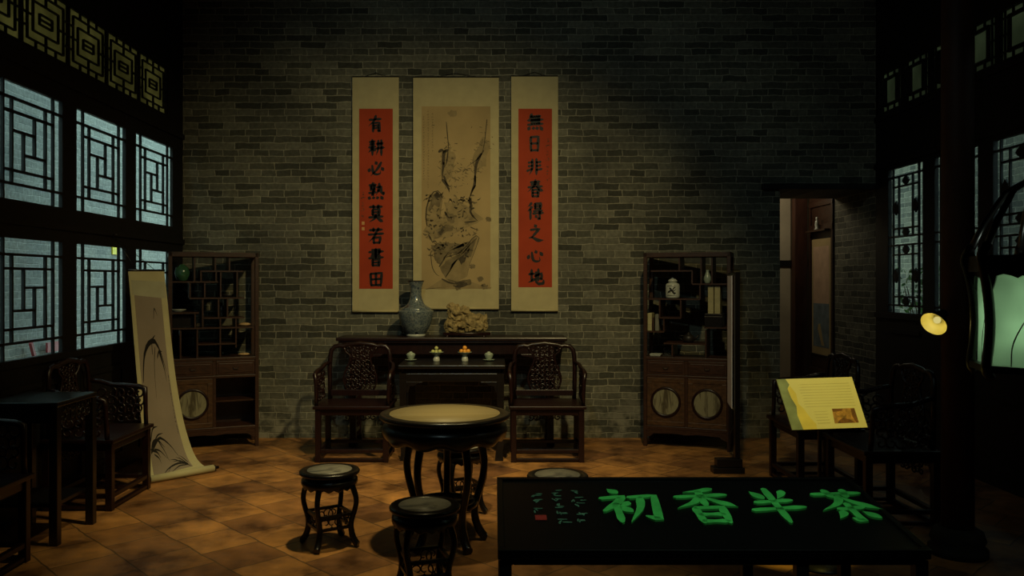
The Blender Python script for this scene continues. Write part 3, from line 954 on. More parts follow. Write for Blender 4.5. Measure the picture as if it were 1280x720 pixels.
for k in range(230):      # dry-brush texture among the rocks and foliage
    x, y = rnd.uniform(115, 330), rnd.uniform(350, 430)
    if rnd.random() < .35:
        x, y = rnd.uniform(90, 180), rnd.uniform(100, 330)
    if rnd.random() < .35:
        x, y = rnd.uniform(190, 370), rnd.uniform(100, 330)
    dx, dy = rnd.uniform(-24, 24), rnd.uniform(-20, 20)
    ink(rnd.choice((mid, mid, dark)), Z6((x, y), (x + dx * .6, y + dy * .3), (x + dx, y + dy)), rnd.uniform(.7, 2.4))
for k in range(150):
    x, y = rnd.choice(((225, 460), (450, 430), (235, 560), (400, 560), (270, 660), (340, 610))); x += rnd.gauss(0, 28); y += rnd.gauss(0, 45)
    ink(mid, Z5((x, y), (x + rnd.uniform(-26, 26), y + rnd.uniform(-22, 10))), rnd.uniform(.5, 1.3))
blob(mid, Z6((205, 190), (240, 205), (250, 240), (225, 250), (200, 225)), .0007, 4, 50)
blob(mid, Z6((125, 365), (200, 350), (290, 365), (330, 340), (300, 400), (210, 420), (165, 470), (135, 440)), .0006, 8, 51)
blob(light, Z6((85, 340), (200, 330), (380, 255), (390, 215), (260, 120), (200, 150), (190, 250), (100, 300)), .0003, 10, 52)
blob(light, Z5((195, 470), (250, 450), (290, 520), (260, 640), (200, 660)), .0003, 8, 53)
blob(light, Z5((380, 520), (450, 380), (490, 420), (470, 560), (400, 620)), .0003, 8, 54)
blob(dark, Z6((135, 100), (156, 82), (174, 108), (160, 130)), .0009, 3, 55)
blob(dark, Z6((155, 300), (185, 275), (195, 290), (170, 318)), .0009, 3, 56)
blob(dark, Z6((270, 440), (300, 405), (318, 400), (305, 450), (280, 470)), .0009, 3, 57)
blob(dark, Z6((245, 560), (300, 560), (320, 575), (280, 592)), .0009, 3, 58)
blob(light, Z5((235, 245), (262, 228), (290, 235), (292, 262), (255, 272)), .0004, 3, 40)
blob(light, Z6((95, 600), (180, 545), (330, 560), (440, 590), (440, 596), (95, 598)), .0003, 2, 41)
light.build('pale_wash', M_INK_L, t); mid.build('grey_wash', M_INK_M, t); dark.build('ink_strokes', M_INK_D, t)
mb = MB()
fw2 = lambda u, v, tt: (u - pcx, -.0035 - tt, -v - pZ0)
small_columns(mb, fw2, [(px(510 + x / 4.8, SD), -pz(90 + a / 4.8, SD), -pz(90 + b / 4.8, SD), n_) for x, a, b, n_ in ((95, 260, 650, 24), (122, 225, 700, 28), (148, 245, 480, 14))], .016, .0035, 0, .0012, 8)
mb.build('small_inscription', M_INK_M, t)

# ------------------------------------------------------------------ altar table and square table
AX, AY0, AY1, AZ = -.407, 7.89, 8.31, 1.058
t = thing('altar_table', 'long dark red altar table against the brick wall below the scrolls', 'table', (AX, (AY0 + AY1) / 2, 0))
hw, hd = 1.12, .21
mb = MB().span((-hw, -hd, AZ - .035), (hw, hd, AZ)).span((-hw + .02, -hd + .015, AZ - .055), (hw - .02, hd - .015, AZ - .035))
mb.build('top', M_ROSE, t, bevel=.008)
mb = MB()
for s in (-1, 1):
    mb.span((-hw + .12, s * (hd - .06) - .012, AZ - .165), (hw - .12, s * (hd - .06) + .012, AZ - .055))
mb.build('apron', M_ROSE, t, bevel=.004)
for sx in (-1, 1):
    for sy in (-1, 1):
        x, y = sx * (hw - .16), sy * (hd - .05)
        mb = MB().span((x - .03, y - .03, .05), (x + .03, y + .03, AZ - .055)).span((x - .038, y - .038, 0), (x + .038, y + .038, .06))
        mb.build('leg', M_ROSE, t, bevel=.005)
    mb = MB(); x = sx * (hw - .16)
    mb.span((x - .02, -hd + .08, .12), (x + .02, hd - .08, .16)).span((x - .02, -hd + .08, AZ - .3), (x + .02, hd - .08, AZ - .26))
    carve(mb, .28, .5, lambda u, v, tt: (x + tt, u, .2 + v), .008, 3, 3, 5)
    mb.build('end_panel', M_ROSE, t)
for sx in (-1, 1):
    mb = MB()
    q = [(0, 0), (.26, 0), (.24, .02), (.16, .03), (.12, .06), (.05, .07), (.03, .12), (0, .13)]
    mb.prism(q, lambda u, v, tt: (sx * (hw - .19 - u), -hd + .06 + tt, AZ - .165 - v), -.01, .01)
    mb.build('spandrel', M_ROSE, t, bevel=.003)

QX, QY0, QW, QD, QZ = -.373, 7.26, .96, .86, .856
t = thing('square_table', 'dark square table tucked under the altar table between the two armchairs', 'table', (QX, QY0 + QD / 2, 0))
a, d = QW / 2, QD / 2
MB().span((-a, -d, QZ - .035), (a, d, QZ)).build('top', M_BLACK, t, bevel=.008)
MB().span((-a + .045, -d + .045, QZ - .075), (a - .045, d - .045, QZ - .035)).build('waist', M_BLACK, t, bevel=.004)
mb = MB()
for s in (-1, 1):
    mb.span((-a + .02, s * (d - .03) - .012, QZ - .15), (a - .02, s * (d - .03) + .012, QZ - .075))
    mb.span((s * (a - .03) - .012, -d + .03, QZ - .15), (s * (a - .03) + .012, d - .03, QZ - .075))
mb.build('apron', M_BLACK, t, bevel=.006)
for sx in (-1, 1):
    q = [(0, 0), (.15, 0), (.14, .012), (.10, .014), (.075, .035), (.03, .04), (.02, .085), (0, .1)]
    MB().prism(q, lambda u, v, tt: (sx * (a - .075 - u), -d + .03 + tt, QZ - .15 - v), -.009, .009).build('spandrel', M_BLACK, t, bevel=.003)
    for sy in (-1, 1):
        x, y = sx * (a - .045), sy * (d - .045)
        mb = MB()
        sec = [(.032, QZ - .075), (.030, .5), (.028, .16), (.03, .08), (.036, .03), (.036, 0)]
        for (w0, z0), (w1, z1) in zip(sec[:-1], sec[1:]):
            ox0 = -sx * (.0 if z0 > .1 else .012); ox1 = -sx * (.0 if z1 > .1 else .012)
            vs = [(x + ox1 - w1, y - w1, z1), (x + ox1 + w1, y - w1, z1), (x + ox1 + w1, y + w1, z1), (x + ox1 - w1, y + w1, z1),
                  (x + ox0 - w0, y - w0, z0), (x + ox0 + w0, y - w0, z0), (x + ox0 + w0, y + w0, z0), (x + ox0 - w0, y + w0, z0)]
            mb.add(vs, [(3, 2, 1, 0), (4, 5, 6, 7), (0, 1, 5, 4), (1, 2, 6, 5), (2, 3, 7, 6), (3, 0, 4, 7)])
        mb.build('leg', M_BLACK, t)

# porcelain and stone on the altar
VXp = px(520, 8.1)
prof = [(.092, 0), (.092, .022), (.100, .034), (.125, .07), (.148, .12), (.163, .17), (.173, .215), (.178, .244), (.177, .252), (.168, .258), (.152, .261), (.150, .268), (.150, .276),
        (.140, .284), (.112, .298), (.092, .312), (.076, .335), (.063, .37), (.055, .41), (.055, .45), (.060, .485), (.067, .515), (.079, .545), (.080, .552), (.072, .552), (.056, .50), (.0, .47)]
t = thing('porcelain_vase', 'blue and white porcelain vase standing on the altar table', 'vase', (VXp, 8.09, AZ))
MB().lathe(prof, 48).build('vase_body', M_VASE, t)
MB().lathe([(.0945, .001), (.0945, .022), (.0935, .023)], 40).build('foot_ring', M_WHITE, t)
MB().lathe([(.0795, .543), (.0815, .548), (.0805, .553)], 40).build('rim', M_DARKCLAY, t)

t = thing('scholar_rock', 'pitted tan scholar rock on a dark carved stand on the altar', 'rock', (px(582, 8.08), 8.08, AZ))
mb = MB()
out = [(.0, 1)]
poly = []
for k in range(40):
    g = 2 * math.pi * k / 40
    poly.append(((.235 + .015 * math.cos(5 * g)) * math.cos(g), (.095 + .008 * math.cos(4 * g)) * math.sin(g)))
mb.prism(poly, lambda u, v, tt: (u, v, tt), .012, .04)
for s in (-.18, -.06, .06, .18):
    for q in (-.05, .05):
        mb.lathe([(.022, 0), (.016, .013)], 10, (s, q, 0))
mb.build('stand', M_ROSE, t, bevel=.004)
import bmesh
mb = MB()
for i, (x, y, z, rx, ry, rz_) in enumerate(((-.13, 0, .10, .075, .06, .085), (-.10, 0, .22, .085, .06, .09), (-.05, .01, .14, .085, .07, .10), (-.02, 0, .235, .075, .055, .07), (.05, 0, .13, .09, .065, .09),
                                            (.13, 0, .11, .085, .055, .075), (.10, 0, .17, .085, .05, .055), (.17, 0, .14, .05, .045, .08), (-.12, .01, .29, .06, .045, .045), (-.16, -.01, .12, .045, .04, .07))):
    bm = bmesh.new(); bmesh.ops.create_icosphere(bm, subdivisions=4, radius=1.0)
    vs = []
    for v in bm.verts:
        p = v.co.copy()
        q = Vector((p.x * rx + x, p.y * ry + y, p.z * rz_ + z))
        k = 1 + .34 * noise.noise(q * 22) + .2 * noise.noise(q * 48)
        c = noise.noise(q * 17 + Vector((3, 7, 1)))
        if c > .22:
            k *= 1 - (c - .22) * 1.5
        vs.append((p.x * rx * k + x, p.y * ry * k + y, max(.035, p.z * rz_ * k + z)))
    mb.add(vs, [tuple(v.index for v in f.verts) for f in bm.faces], False)
    bm.free()
mb.build('rock', plain('tan_stone', (0.26, 0.195, 0.085), 0.8, 0.25, 0.5, 22, bump=.4), t)

# tea things on the square table
CY = 7.66


def cup(x, label):
    t = thing('lidded_teacup', label, 'cup', (px(x, CY), CY, QZ), 0, 'teacups on the square table')
    MB().lathe([(.025, 0), (.03, .006), (.055, .012), (.058, .015), (.028, .014), (.0, .012)], 28).build('saucer', M_CELADON, t)
    MB().lathe([(.022, .012), (.024, .017), (.036, .035), (.043, .058), (.0435, .062), (.0405, .062), (.033, .04), (.0, .022)], 28).build('bowl', M_CELADON, t)
    MB().lathe([(.040, .061), (.036, .071), (.018, .078), (.012, .083), (.013, .088), (.0, .087)], 28).build('lid', M_CELADON, t)


cup(513.5, 'pale celadon lidded cup on saucer at the left end of the cup row'); cup(611, 'pale celadon lidded cup on saucer right of the oranges')


def dish(x, label):
    t = thing('footed_dish', label, 'dish', (px(x, CY - .06), CY - .06, QZ), 0, 'footed fruit dishes on the square table')
    MB().lathe([(.029, 0), (.032, .006), (.031, .025), (.026, .042), (.018, .05)], 28).build('foot', M_WHITE, t)
    MB().lathe([(.018, .049), (.024, .058), (.045, .072), (.066, .086), (.067, .089), (.062, .088), (.03, .074), (.0, .07)], 32).build('bowl', M_CELADON, t)
    return t


dish(545.5, 'white footed dish heaped with green fruit beside the left teacup'); dish(581, 'white footed dish heaped with orange fruit beside the right teacup')


def fruits(x, mat, name, label, group, r, seed):
    o0 = None
    spots = [(-.032, 0, 0), (.0, -.032, 0), (.032, .0, 0), (.0, .032, 0), (0, .0, .031)]
    for k, (dx, dy, dz) in enumerate(spots):
        loc = (px(x, CY - .06) + dx, CY - .06 + dy, QZ + .075 + r * (1.0 if dz == 0 else 1.0) + dz)
        if o0 is None:
            o0 = MB().lathe([(0, -r * .92), (r * .5, -r * .82), (r * .9, -r * .35), (r, 0), (r * .88, r * .42), (r * .5, r * .8), (r * .12, r * .9), (0, r * .86)], 16).build(name, mat)
            tag(o0, label, 'fruit', group); o = o0
        else:
            o = o0.copy(); COL.objects.link(o)
        o.location = loc; o.rotation_euler = (k * .5, k, 0)


fruits(545.5, M_LIME, 'green_fruit', 'small green fruit heaped on the left footed dish', 'green fruit on the left footed dish', .0185, 1)
fruits(581, M_ORANGE, 'orange_fruit', 'small orange fruit heaped on the right footed dish', 'orange fruit on the right footed dish', .021, 2)

# ------------------------------------------------------------------ armchairs


def make_chair(label, group):
    t = thing('carved_armchair', label, 'chair', (0, 0, 0), 0, group)
    w, d = .33, .25
    sz = .50
    mb = MB().span((-w - .012, -d - .012, sz - .028), (w + .012, d, sz)).span((-w + .05, -d + .05, sz - .034), (w - .05, d - .05, sz + .001))
    mb.build('seat', M_ROSE, t, bevel=.006)
    mb = MB()
    for s in (-1, 1):
        mb.span((-w + .03, s * (d - .03) - .01, sz - .085), (w - .03, s * (d - .03) + .01, sz - .028))
        mb.span((s * (w - .03) - .01, -d + .03, sz - .085), (s * (w - .03) + .01, d - .03, sz - .028))
    mb.build('apron', M_ROSE, t, bevel=.004)
    mb = MB()
    for s in (-1, 1):
        q = [(0, 0), (.2, 0), (.18, .015), (.12, .02), (.09, .045), (.05, .03), (.03, .07), (0, .08)]
        mb.prism(q, lambda u, v, tt: (s * (w - .055 - u), d - .03 + tt, sz - .085 - v), -.008, .008)
    carve(mb, .30, .10, lambda u, v, tt: (u, d - .03 + tt, sz - .2 + v), .007, 5, 6, 2)
    mb.build('rear_carving', M_ROSE, t)
    for sx in (-1, 1):
        for sy in (-1, 1):
            x, y = sx * (w - .03), sy * (d - .03)
            mb = MB().span((x - .024, y - .024, .0), (x + .024, y + .024, sz - .028))
            mb.build('leg', M_ROSE, t, bevel=.004)
    mb = MB()
    for z0, z1 in ((.012, .035), (.085, .115)):
        mb.span((-w + .054, -d + .012, z0), (w - .054, -d + .046, z1)); mb.span((-w + .054, d - .046, z0), (w - .054, d - .012, z1))
        for s in (-1, 1):
            mb.span((s * (w - .03) - .016, -d + .054, z0), (s * (w - .03) + .016, d - .054, z1))
    mb.build('stretcher', M_ROSE, t, bevel=.003)
    # back: rounded post and rail frame, lower rail and carved splat
    yb = d - .035
    pts = [(-w + .05, yb, sz), (-w + .045, yb, .8), (-w + .05, yb + .006, .90), (-w + .06, yb + .01, .955), (-w + .09, yb + .012, .99), (-w + .14, yb + .012, .998), (-.16, yb + .012, .99), (-.12, yb + .012, 1.005), (0, yb + .012, 1.02)]
    full = pts + [(-p[0], p[1], p[2]) for p in reversed(pts[:-1])]
    MB().tube(full, .021, 8, sy=.8).build('back_frame', M_ROSE, t)
    MB().span((-w + .06, yb - .014, sz + .03), (w - .06, yb + .014, sz + .085)).build('lower_rail', M_ROSE, t, bevel=.003)
    mb = MB()

    def keep(u, v):
        f = v / .40
        half = .115 + .03 * math.cos((f - .25) * 6.28) + (.03 if f > .85 else 0)
        return abs(u) < half
    carve(mb, .36, .40, lambda u, v, tt: (u, yb + .008 + tt, sz + .09 + v), .0085, 11, 8, 9, keep)
    edge = []
    for k in range(17):
        f = k / 16
        edge.append((.125 + .03 * math.cos((f - .25) * 6.28) + (.03 if f > .85 else 0), sz + .085 + .40 * f))
    for s in (-1, 1):
        mb.tube([(s * u, yb + .008, z) for u, z in edge], .010, 6)
    mb.build('back_splat', M_ROSE, t)
    for s in (-1, 1):
        mb = MB()
        arm = [(s * (w - .045), yb, .84), (s * (w - .012), yb - .06, .83), (s * (w - .0), yb - .16, .80), (s * (w + .006), -.05, .795), (s * (w + .006), -d + .10, .785), (s * (w + .004), -d + .055, .77), (s * (w - .004), -d + .05, .72), (s * (w - .01), -d + .045, .6), (s * (w - .012), -d + .04, sz)]
        mb.tube(arm, [.018, .018, .019, .02, .021, .021, .018, .017, .017], 8)
        carve(mb, .34, .25, lambda u, v, tt: (s * (w - .006) + tt, u - .01, sz + .02 + v), .0085, 7, 5, 4)
        mb.build('arm', M_ROSE, t)
    return t


g_ch = 'carved rosewood armchairs'
c0 = make_chair('carved dark red armchair left of the square table with its back to the brick wall', g_ch)
c0.location = (-1.255, 7.45, 0)
dup(c0, (.478, 7.45, 0), 0, 'carved dark red armchair right of the square table with its back to the brick wall')
dup(c0, (-2.9, 6.0, 0), R(90), 'dark carved armchair by the left wall, beside the unrolled scroll')
dup(c0, (-2.9, 4.36, 0), R(90), 'dark carved armchair by the left wall, nearest the camera')
dup(c0, (2.52, 6.42, 0), R(-90), 'dark carved armchair on the right, behind the lit sign near the cabinet')
dup(c0, (2.66, 5.62, 0), R(-90), 'dark carved armchair on the right, beside the thick timber column')

t = thing('tea_stand', 'tall narrow black tea stand between the two armchairs on the left', 'table', (-2.86, 5.17, 0))
MB().span((-.23, -.25, .84), (.23, .25, .87)).build('top', M_BLACK, t, bevel=.006)
mb = MB()
for s in (-1, 1):
    mb.span((-.19, s * .22 - .01, .74), (.19, s * .22 + .01, .84)); mb.span((s * .2 - .01, -.2, .74), (s * .2 + .01, .2, .84))
carve(mb, .36, .1, lambda u, v, tt: (.212 + tt * .5, u, .74 + v), .006, 3, 6, 2)
mb.build('apron', M_BLACK, t)
for sx in (-1, 1):
    for sy in (-1, 1):
        MB().span((sx * .2 - .026, sy * .22 - .026, 0), (sx * .2 + .026, sy * .22 + .026, .84)).build('leg', M_BLACK, t, bevel=.004)
MB().span((-.18, -.2, .22), (.18, .2, .245)).build('shelf', M_BLACK, t, bevel=.004)

# ------------------------------------------------------------------ round table and stools
TX, TY = px(556, 4.98), 4.98
t = thing('round_table', 'round black pedestal table with a pale marble top in the middle of the room', 'table', (TX, TY, 0))
TZ = .80
MB().lathe([(.34, TZ - .03), (.385, TZ - .03), (.396, TZ - .022), (.398, TZ - .012), (.392, TZ - .001), (.385, TZ), (.337, TZ), (.336, TZ - .012)], 64).build('rim', M_BLACK, t)
MB().lathe([(.336, TZ - .02), (.336, TZ + .0005), (.0, TZ + .0005)], 64).build('marble_top', M_MARBLE_T, t)
MB().lathe([(.34, TZ - .03), (.335, TZ - .045), (.345, TZ - .055), (.375, TZ - .07), (.383, TZ - .10), (.37, TZ - .135), (.35, TZ - .16), (.335, TZ - .165), (.335, TZ - .06)], 80,
           mod=lambda r, z, g, i: (r, z - (.012 * math.cos(10 * g) if 5 <= i <= 7 else 0))).build('apron', M_BLACK, t)
for k in range(5):
    g = R(18 + 72 * k)
    prof_l = [(.215, .67), (.228, .61), (.245, .54), (.252, .47), (.242, .39), (.215, .30), (.192, .22), (.194, .14), (.22, .07), (.248, .028), (.262, .02)]
    path = [(r * math.cos(g), r * math.sin(g), z) for r, z in resample(prof_l, 26) for _ in (0,)] if False else [(p.x * math.cos(g), p.x * math.sin(g), p.y) for p in resample(prof_l, 26)]
    MB().tube(path, [.027 - .005 * math.sin(math.pi * min(1, i / 22)) for i in range(26)], 8).build('leg', M_BLACK, t)
mb = MB()
mb.tube([(.185 * math.cos(2 * math.pi * k / 40), .185 * math.sin(2 * math.pi * k / 40), .25) for k in range(40)], .018, 8, ring=True)
for k in range(5):
    g = R(18 + 72 * k)
    mb.beam((0, 0, .25), (.18 * math.cos(g), .18 * math.sin(g), .25), .03, .02)
mb.build('stretcher', M_BLACK, t)


def make_stool(label, group):
    t = thing('round_stool', label, 'stool', (0, 0, 0), 0, group)
    z = .46
    MB().lathe([(.14, z - .028), (.172, z - .028), (.181, z - .02), (.182, z - .01), (.176, z - .001), (.17, z), (.135, z), (.134, z - .01)], 48).build('rim', M_BLACK, t)
    MB().lathe([(.134, z - .016), (.134, z + .0005), (0, z + .0005)], 48).build('marble_seat', M_MARBLE_S, t)
    MB().lathe([(.150, z - .028), (.146, z - .036), (.152, z - .044), (.168, z - .055), (.170, z - .075), (.160, z - .098), (.150, z - .105), (.148, z - .04)], 64,
               mod=lambda r, zz, g, i: (r, zz - (.007 * math.cos(16 * g) if 5 <= i <= 6 else 0))).build('apron', M_BLACK, t)
    for k in range(4):
        g = R(45 + 90 * k)
        pl = [(.135, z - .07), (.150, z - .1), (.168, z - .145), (.173, z - .19), (.162, z - .24), (.145, .17), (.139, .12), (.152, .06), (.176, .022), (.186, .016)]
        MB().tube([(p.x * math.cos(g), p.x * math.sin(g), p.y) for p in resample(pl, 20)], [.021 - .005 * math.sin(math.pi * min(1, i / 16)) for i in range(20)], 8).build('leg', M_BLACK, t)
    mb = MB(); q = .145 / math.sqrt(2)
    for zz in (.125, .2):
        c = [(q, q), (-q, q), (-q, -q), (q, -q)]
        for i in range(4):
            mb.beam((*c[i], zz), (*c[(i + 1) % 4], zz), .016, .016)
    mb.build('stretcher', M_BLACK, t)
    mb = MB()
    for i in range(4):
        a = R(90 * i); ca, sa = math.cos(a), math.sin(a)
        carve(mb, .17, .07, lambda u, v, tt: (u * ca - (q + tt) * sa, u * sa + (q + tt) * ca, .127 + v), .005, 20 + i, 4, 1)
    mb.build('stretcher_carving', M_BLACK, t)
    return t


g_st = 'round marble stools'
s0 = make_stool('black round stool with a grey marble seat standing alone left of the round table', g_st)
s0.location = (px(412, 4.96), 4.96, 0); s0.rotation_euler = (0, 0, R(32))
dup(s0, (px(531, 4.18), 4.18, 0), R(18), 'black round marble stool in front of the round table, nearest the camera')
dup(s0, (px(577, 5.68), 5.68, 0), R(25), 'black round marble stool standing behind the round table')
dup(s0, (px(697, 4.83), 4.83, 0), R(40), 'round marble stool right of the round table, mostly hidden behind the calligraphy board')

# ------------------------------------------------------------------ display cabinets
CW, CD, CHh = .82, .36, 1.88


def cabinet(label, loc, rz, verts, horis, map_u, map_z, right_open):
    t = thing('curio_cabinet', label, 'cabinet', loc, rz, 'rosewood curio cabinets in the corners')
    w, d = CW / 2, CD / 2
    DZ0, DZ1 = .70, .86       # drawers
    mb = MB()
    for sx in (-1, 1):
        for sy in (-1, 1):
            mb.span((sx * (w - .035), sy * (d - .035), 0), (sx * w, sy * d, CHh))
    for z0, z1 in ((CHh - .045, CHh), (DZ1 - .02, DZ1 + .012), (DZ0 - .025, DZ0), (.17, .205)):
        mb.span((-w, -d, z0), (w, d, z1)) if z1 > .9 else mb.span((-w + .002, -d + .002, z0), (w - .002, d - .002, z1))
    mb.build('frame', M_BROWN, t, bevel=.004)
    mb = MB()      # closed sides and back of the lower part
    for sx in (-1, 1):
        mb.span((sx * (w - .022), -d + .035, .2), (sx * (w - .010), d - .035, DZ1 - .02))
    mb.span((-w + .03, d - .022, .2), (w - .03, d - .010, DZ1 - .02))
    mb.span((-.014, -d + .006, .205), (.014, d - .02, DZ1 - .02))
    mb.build('carcass', M_BROWN, t)
    q = [(-w + .035, .17), (w - .035, .17), (w - .035, .09), (w - .07, .105), (w - .10, .13), (.1, .138), (0, .128), (-.1, .138), (-w + .10, .13), (-w + .07, .105), (-w + .035, .09)]
    MB().prism(q, lambda u, v, tt: (u, -d + .012 + tt, v), -.008, .008).build('apron', M_BROWN, t)
    for s in (-1, 1):
        a, b = (-w + .037, -.016) if s < 0 else (.016, w - .037)
        mb = MB().span((a, -d + .004, DZ0 + .002), (b, -d + .03, DZ1 - .022))
        mb.span((a + .02, -d - .002, DZ0 + .025), (b - .02, -d + .006, DZ1 - .045))
        dr = mb.build('drawer', M_BROWN, t, bevel=.003)
        mb = MB().tube([((a + b) / 2 - .025, -d - .004, .775), ((a + b) / 2 - .018, -d - .014, .762), ((a + b) / 2 + .018, -d - .014, .762), ((a + b) / 2 + .025, -d - .004, .775)], .0035, 6)
        mb.build('handle', M_BRONZE, dr)
        if s > 0 and right_open:
            MB().span((a, -d + .05, .44), (b, d - .03, .455)).build('inner_shelf', M_BROWN, t)
            continue
        z0, z1 = .208, DZ0 - .027
        mb = MB()
        mb.span((a, -d + .006, z0), (b, -d + .022, z1))
        for (x0, x1, y0, y1) in ((a, b, z0, z0 + .045), (a, b, z1 - .045, z1), (a, a + .045, z0 + .045, z1 - .045), (b - .045, b, z0 + .045, z1 - .045)):
            mb.span((x0, -d, y0), (x1, -d + .012, y1))
        do = mb.build('door', M_DOOR, t, bevel=.003)
        cxx, czz = (a + b) / 2, (z0 + z1) / 2
        MB().prism([(cxx + .125 * math.cos(k * math.pi / 24), czz + .125 * math.sin(k * math.pi / 24)) for k in range(48)], lambda u, v, tt: (u, -d + tt, v), -.006, .01).build('marble_roundel', M_MARBLE_D, do)
        MB().tube([(cxx + .133 * math.cos(k * math.pi / 24), -d - .004, czz + .133 * math.sin(k * math.pi / 24)) for k in range(48)], .012, 8, ring=True).build('ring', M_ROSE, do)
    mb = MB()
    for (x, y0, y1) in verts:
        u = map_u(x)
        mb.span((u - .007, -d + .02, map_z(y1)), (u + .007, d - .02, map_z(y0)))
    mb.build('upright', M_BROWN, t)
    for (y, x0, x1) in horis:
        z = map_z(y)
        MB().span((map_u(x0), -d + .015, z - .007), (map_u(x1), d - .015, z + .007)).build('shelf', M_BROWN, t)
    return t


LR = R(23)
LC = (-2.735, 7.955, 0)
lu = lambda x: max(-.40, min(.40, (x - 85) / (612 - 85) * .80 - .40))
lz = lambda y: max(.87, min(1.85, CAM_H - (300 + y / 5.146 - VY) * 7.72 / F))
cabinet('dark curio cabinet in the left corner with one round marble door and one open compartment', LC, LR,
        [(232, 80, 265), (355, 80, 195), (440, 80, 195), (270, 205, 265), (360, 205, 268), (387, 205, 370), (487, 200, 370), (205, 275, 370), (292, 275, 375), (280, 380, 565), (374, 380, 500), (428, 380, 500),
         (235, 470, 565), (385, 510, 770), (480, 505, 700), (150, 580, 770), (248, 580, 770)],
        [(200, 265, 525), (270, 85, 372), (376, 203, 530), (470, 85, 258), (505, 275, 530), (570, 85, 608), (675, 248, 482)], lu, lz, True)
RR = R(-21)
RC = (1.905, 7.965, 0)
ru = lambda x: max(-.40, min(.40, (x - 70) / (615 - 70) * .80 - .40))
rz = lambda y: max(.87, min(1.85, CAM_H - (300 + y / 4.8 - VY) * 7.8 / F))
cabinet('dark curio cabinet on the right near the doorway with two round marble doors', RC, RR,
        [(295, 80, 185), (435, 80, 265), (503, 80, 265), (378, 185, 262), (428, 265, 355), (168, 360, 470), (125, 470, 555), (305, 355, 470), (195, 470, 555), (465, 540, 760), (250, 625, 760)],
        [(185, 110, 380), (265, 378, 608), (356, 72, 430), (470, 165, 308), (525, 455, 608), (555, 72, 197), (625, 195, 468)], ru, rz, False)


def in_cab(C, rot, u, v, z):
    ca, sa = math.cos(rot), math.sin(rot)
    return (C[0] + u * ca - v * sa, C[1] + u * sa + v * ca, z)


def put(name, mb, mat, C, rot, u, v, z, label, cat, group=None, bevel=0.0):
    o = mb.build(name, mat, None, bevel)
    o.location = in_cab(C, rot, u, v, z); o.rotation_euler = (0, 0, rot)
    return tag(o, label, cat, group)


E = .0075
put('green_vase', MB().lathe([(.03, 0), (.045, .01), (.066, .055), (.070, .085), (.058, .125), (.034, .148), (.022, .152), (.024, .16), (.018, .16), (.015, .14), (0, .13)], 28), M_GREENGLAZE, LC, LR, lu(162), -.06, lz(270) + E,
    'green glazed egg-shaped vase on the upper left shelf of the left cabinet', 'vase')
put('white_dish', MB().lathe([(.03, 0), (.035, .006), (.065, .022), (.068, .027), (.06, .026), (.03, .01), (0, .009)], 28), M_WHITE, LC, LR, lu(142), -.08, lz(470) + E,
    'white shallow dish on a shelf of the left cabinet', 'dish')
put('wooden_box', MB().span((-.095, -.09, 0), (.095, .09, .11)).span((-.10, -.095, .098), (.10, .095, .112)).span((-.012, -.1, .075), (.012, -.094, .1)), M_BLACK, LC, LR, lu(162), 0, lz(570) + E, 'dark lidded box under the white dish in the left cabinet', 'box', bevel=.003)
put('small_pot', MB().lathe([(.012, 0), (.018, .008), (.02, .022), (.013, .032), (.015, .037), (.01, .037), (0, .02)], 18), M_SHELL, LC, LR, lu(258), -.05, lz(570) + E, 'tiny tan pot beside the dark box in the left cabinet', 'pot')
put('bronze_figurine', MB().lathe([(.026, 0), (.026, .012), (.018, .016), (.026, .05), (.022, .085), (.012, .1), (.016, .112), (.014, .13), (.0, .138)], 16), M_BRONZE, LC, LR, lu(400), 0, lz(505) + E, 'small dark figurine on the middle shelf of the left cabinet', 'figurine')
shell = MB().lathe([(0, -.085), (.012, -.08), (.026, -.04), (.032, 0), (.028, .04), (.014, .075), (0, .088)], 16)
shell.v = [(z * .72, y, x * .55 + .0185) for x, y, z in shell.v]
put('conch_shell', shell, M_SHELL, LC, LR, lu(541), -.05, lz(570) + E, 'tan shell on the right shelf of the left cabinet, above another shell', 'shell', 'shells in the left cabinet')
shell2 = MB(); shell2.v = [(x * .9, y, z * .85) for x, y, z in shell.v]; shell2.f = list(shell.f); shell2.sm = list(shell.sm)
put('conch_shell', shell2, M_SHELL, LC, LR, lu(535), -.05, .872, 'tan shell lying just above the right drawer of the left cabinet', 'shell', 'shells in the left cabinet')
put('ink_dish', MB().lathe([(.04, 0), (.055, .012), (.06, .03), (.056, .03), (.045, .01), (0, .008)], 24), M_DARKCLAY, LC, LR, lu(440), -.02, lz(376) + E, 'small dark bowl on the middle right shelf of the left cabinet', 'bowl')

t = thing('ginger_jar', 'white lidded jar with dark painting on the right cabinet shelf', 'jar', in_cab(RC, RR, ru(243), -.06, rz(356) + E), RR)
MB().lathe([(.058, 0), (.066, .008), (.068, .02), (.068, .12), (.062, .14), (.04, .15), (.036, .155), (.036, .165), (0, .165)], 32).build('body', M_WHITE, t)
MB().lathe([(.044, .158), (.044, .172), (.03, .186), (.01, .192), (.012, .202), (0, .206)], 24).build('lid', M_WHITE, t)
mb = MB()
fcy = lambda u, v, tt: ((.0683 + tt) * math.cos(u), (.0683 + tt) * math.sin(u), v)
for pts, w in ((((-2.2, .05), (-1.8, .072), (-1.3, .070), (-.9, .095)), .016), (((-1.9, .10), (-1.6, .085), (-1.35, .072)), .020), (((-1.5, .065), (-1.2, .050), (-.95, .052)), .022),
               (((-1.45, .078), (-1.25, .10), (-1.0, .108)), .018), (((-2.1, .066), (-1.9, .062), (-1.7, .050)), .012), (((-2.3, .118), (-1.6, .122), (-.8, .118)), .005), (((-2.3, .03), (-1.6, .028), (-.8, .03)), .006)):
    brush(mb, pts, 'p', w, fcy, 0, .001, 9)
mb.build('painted_decoration', M_INK, t)
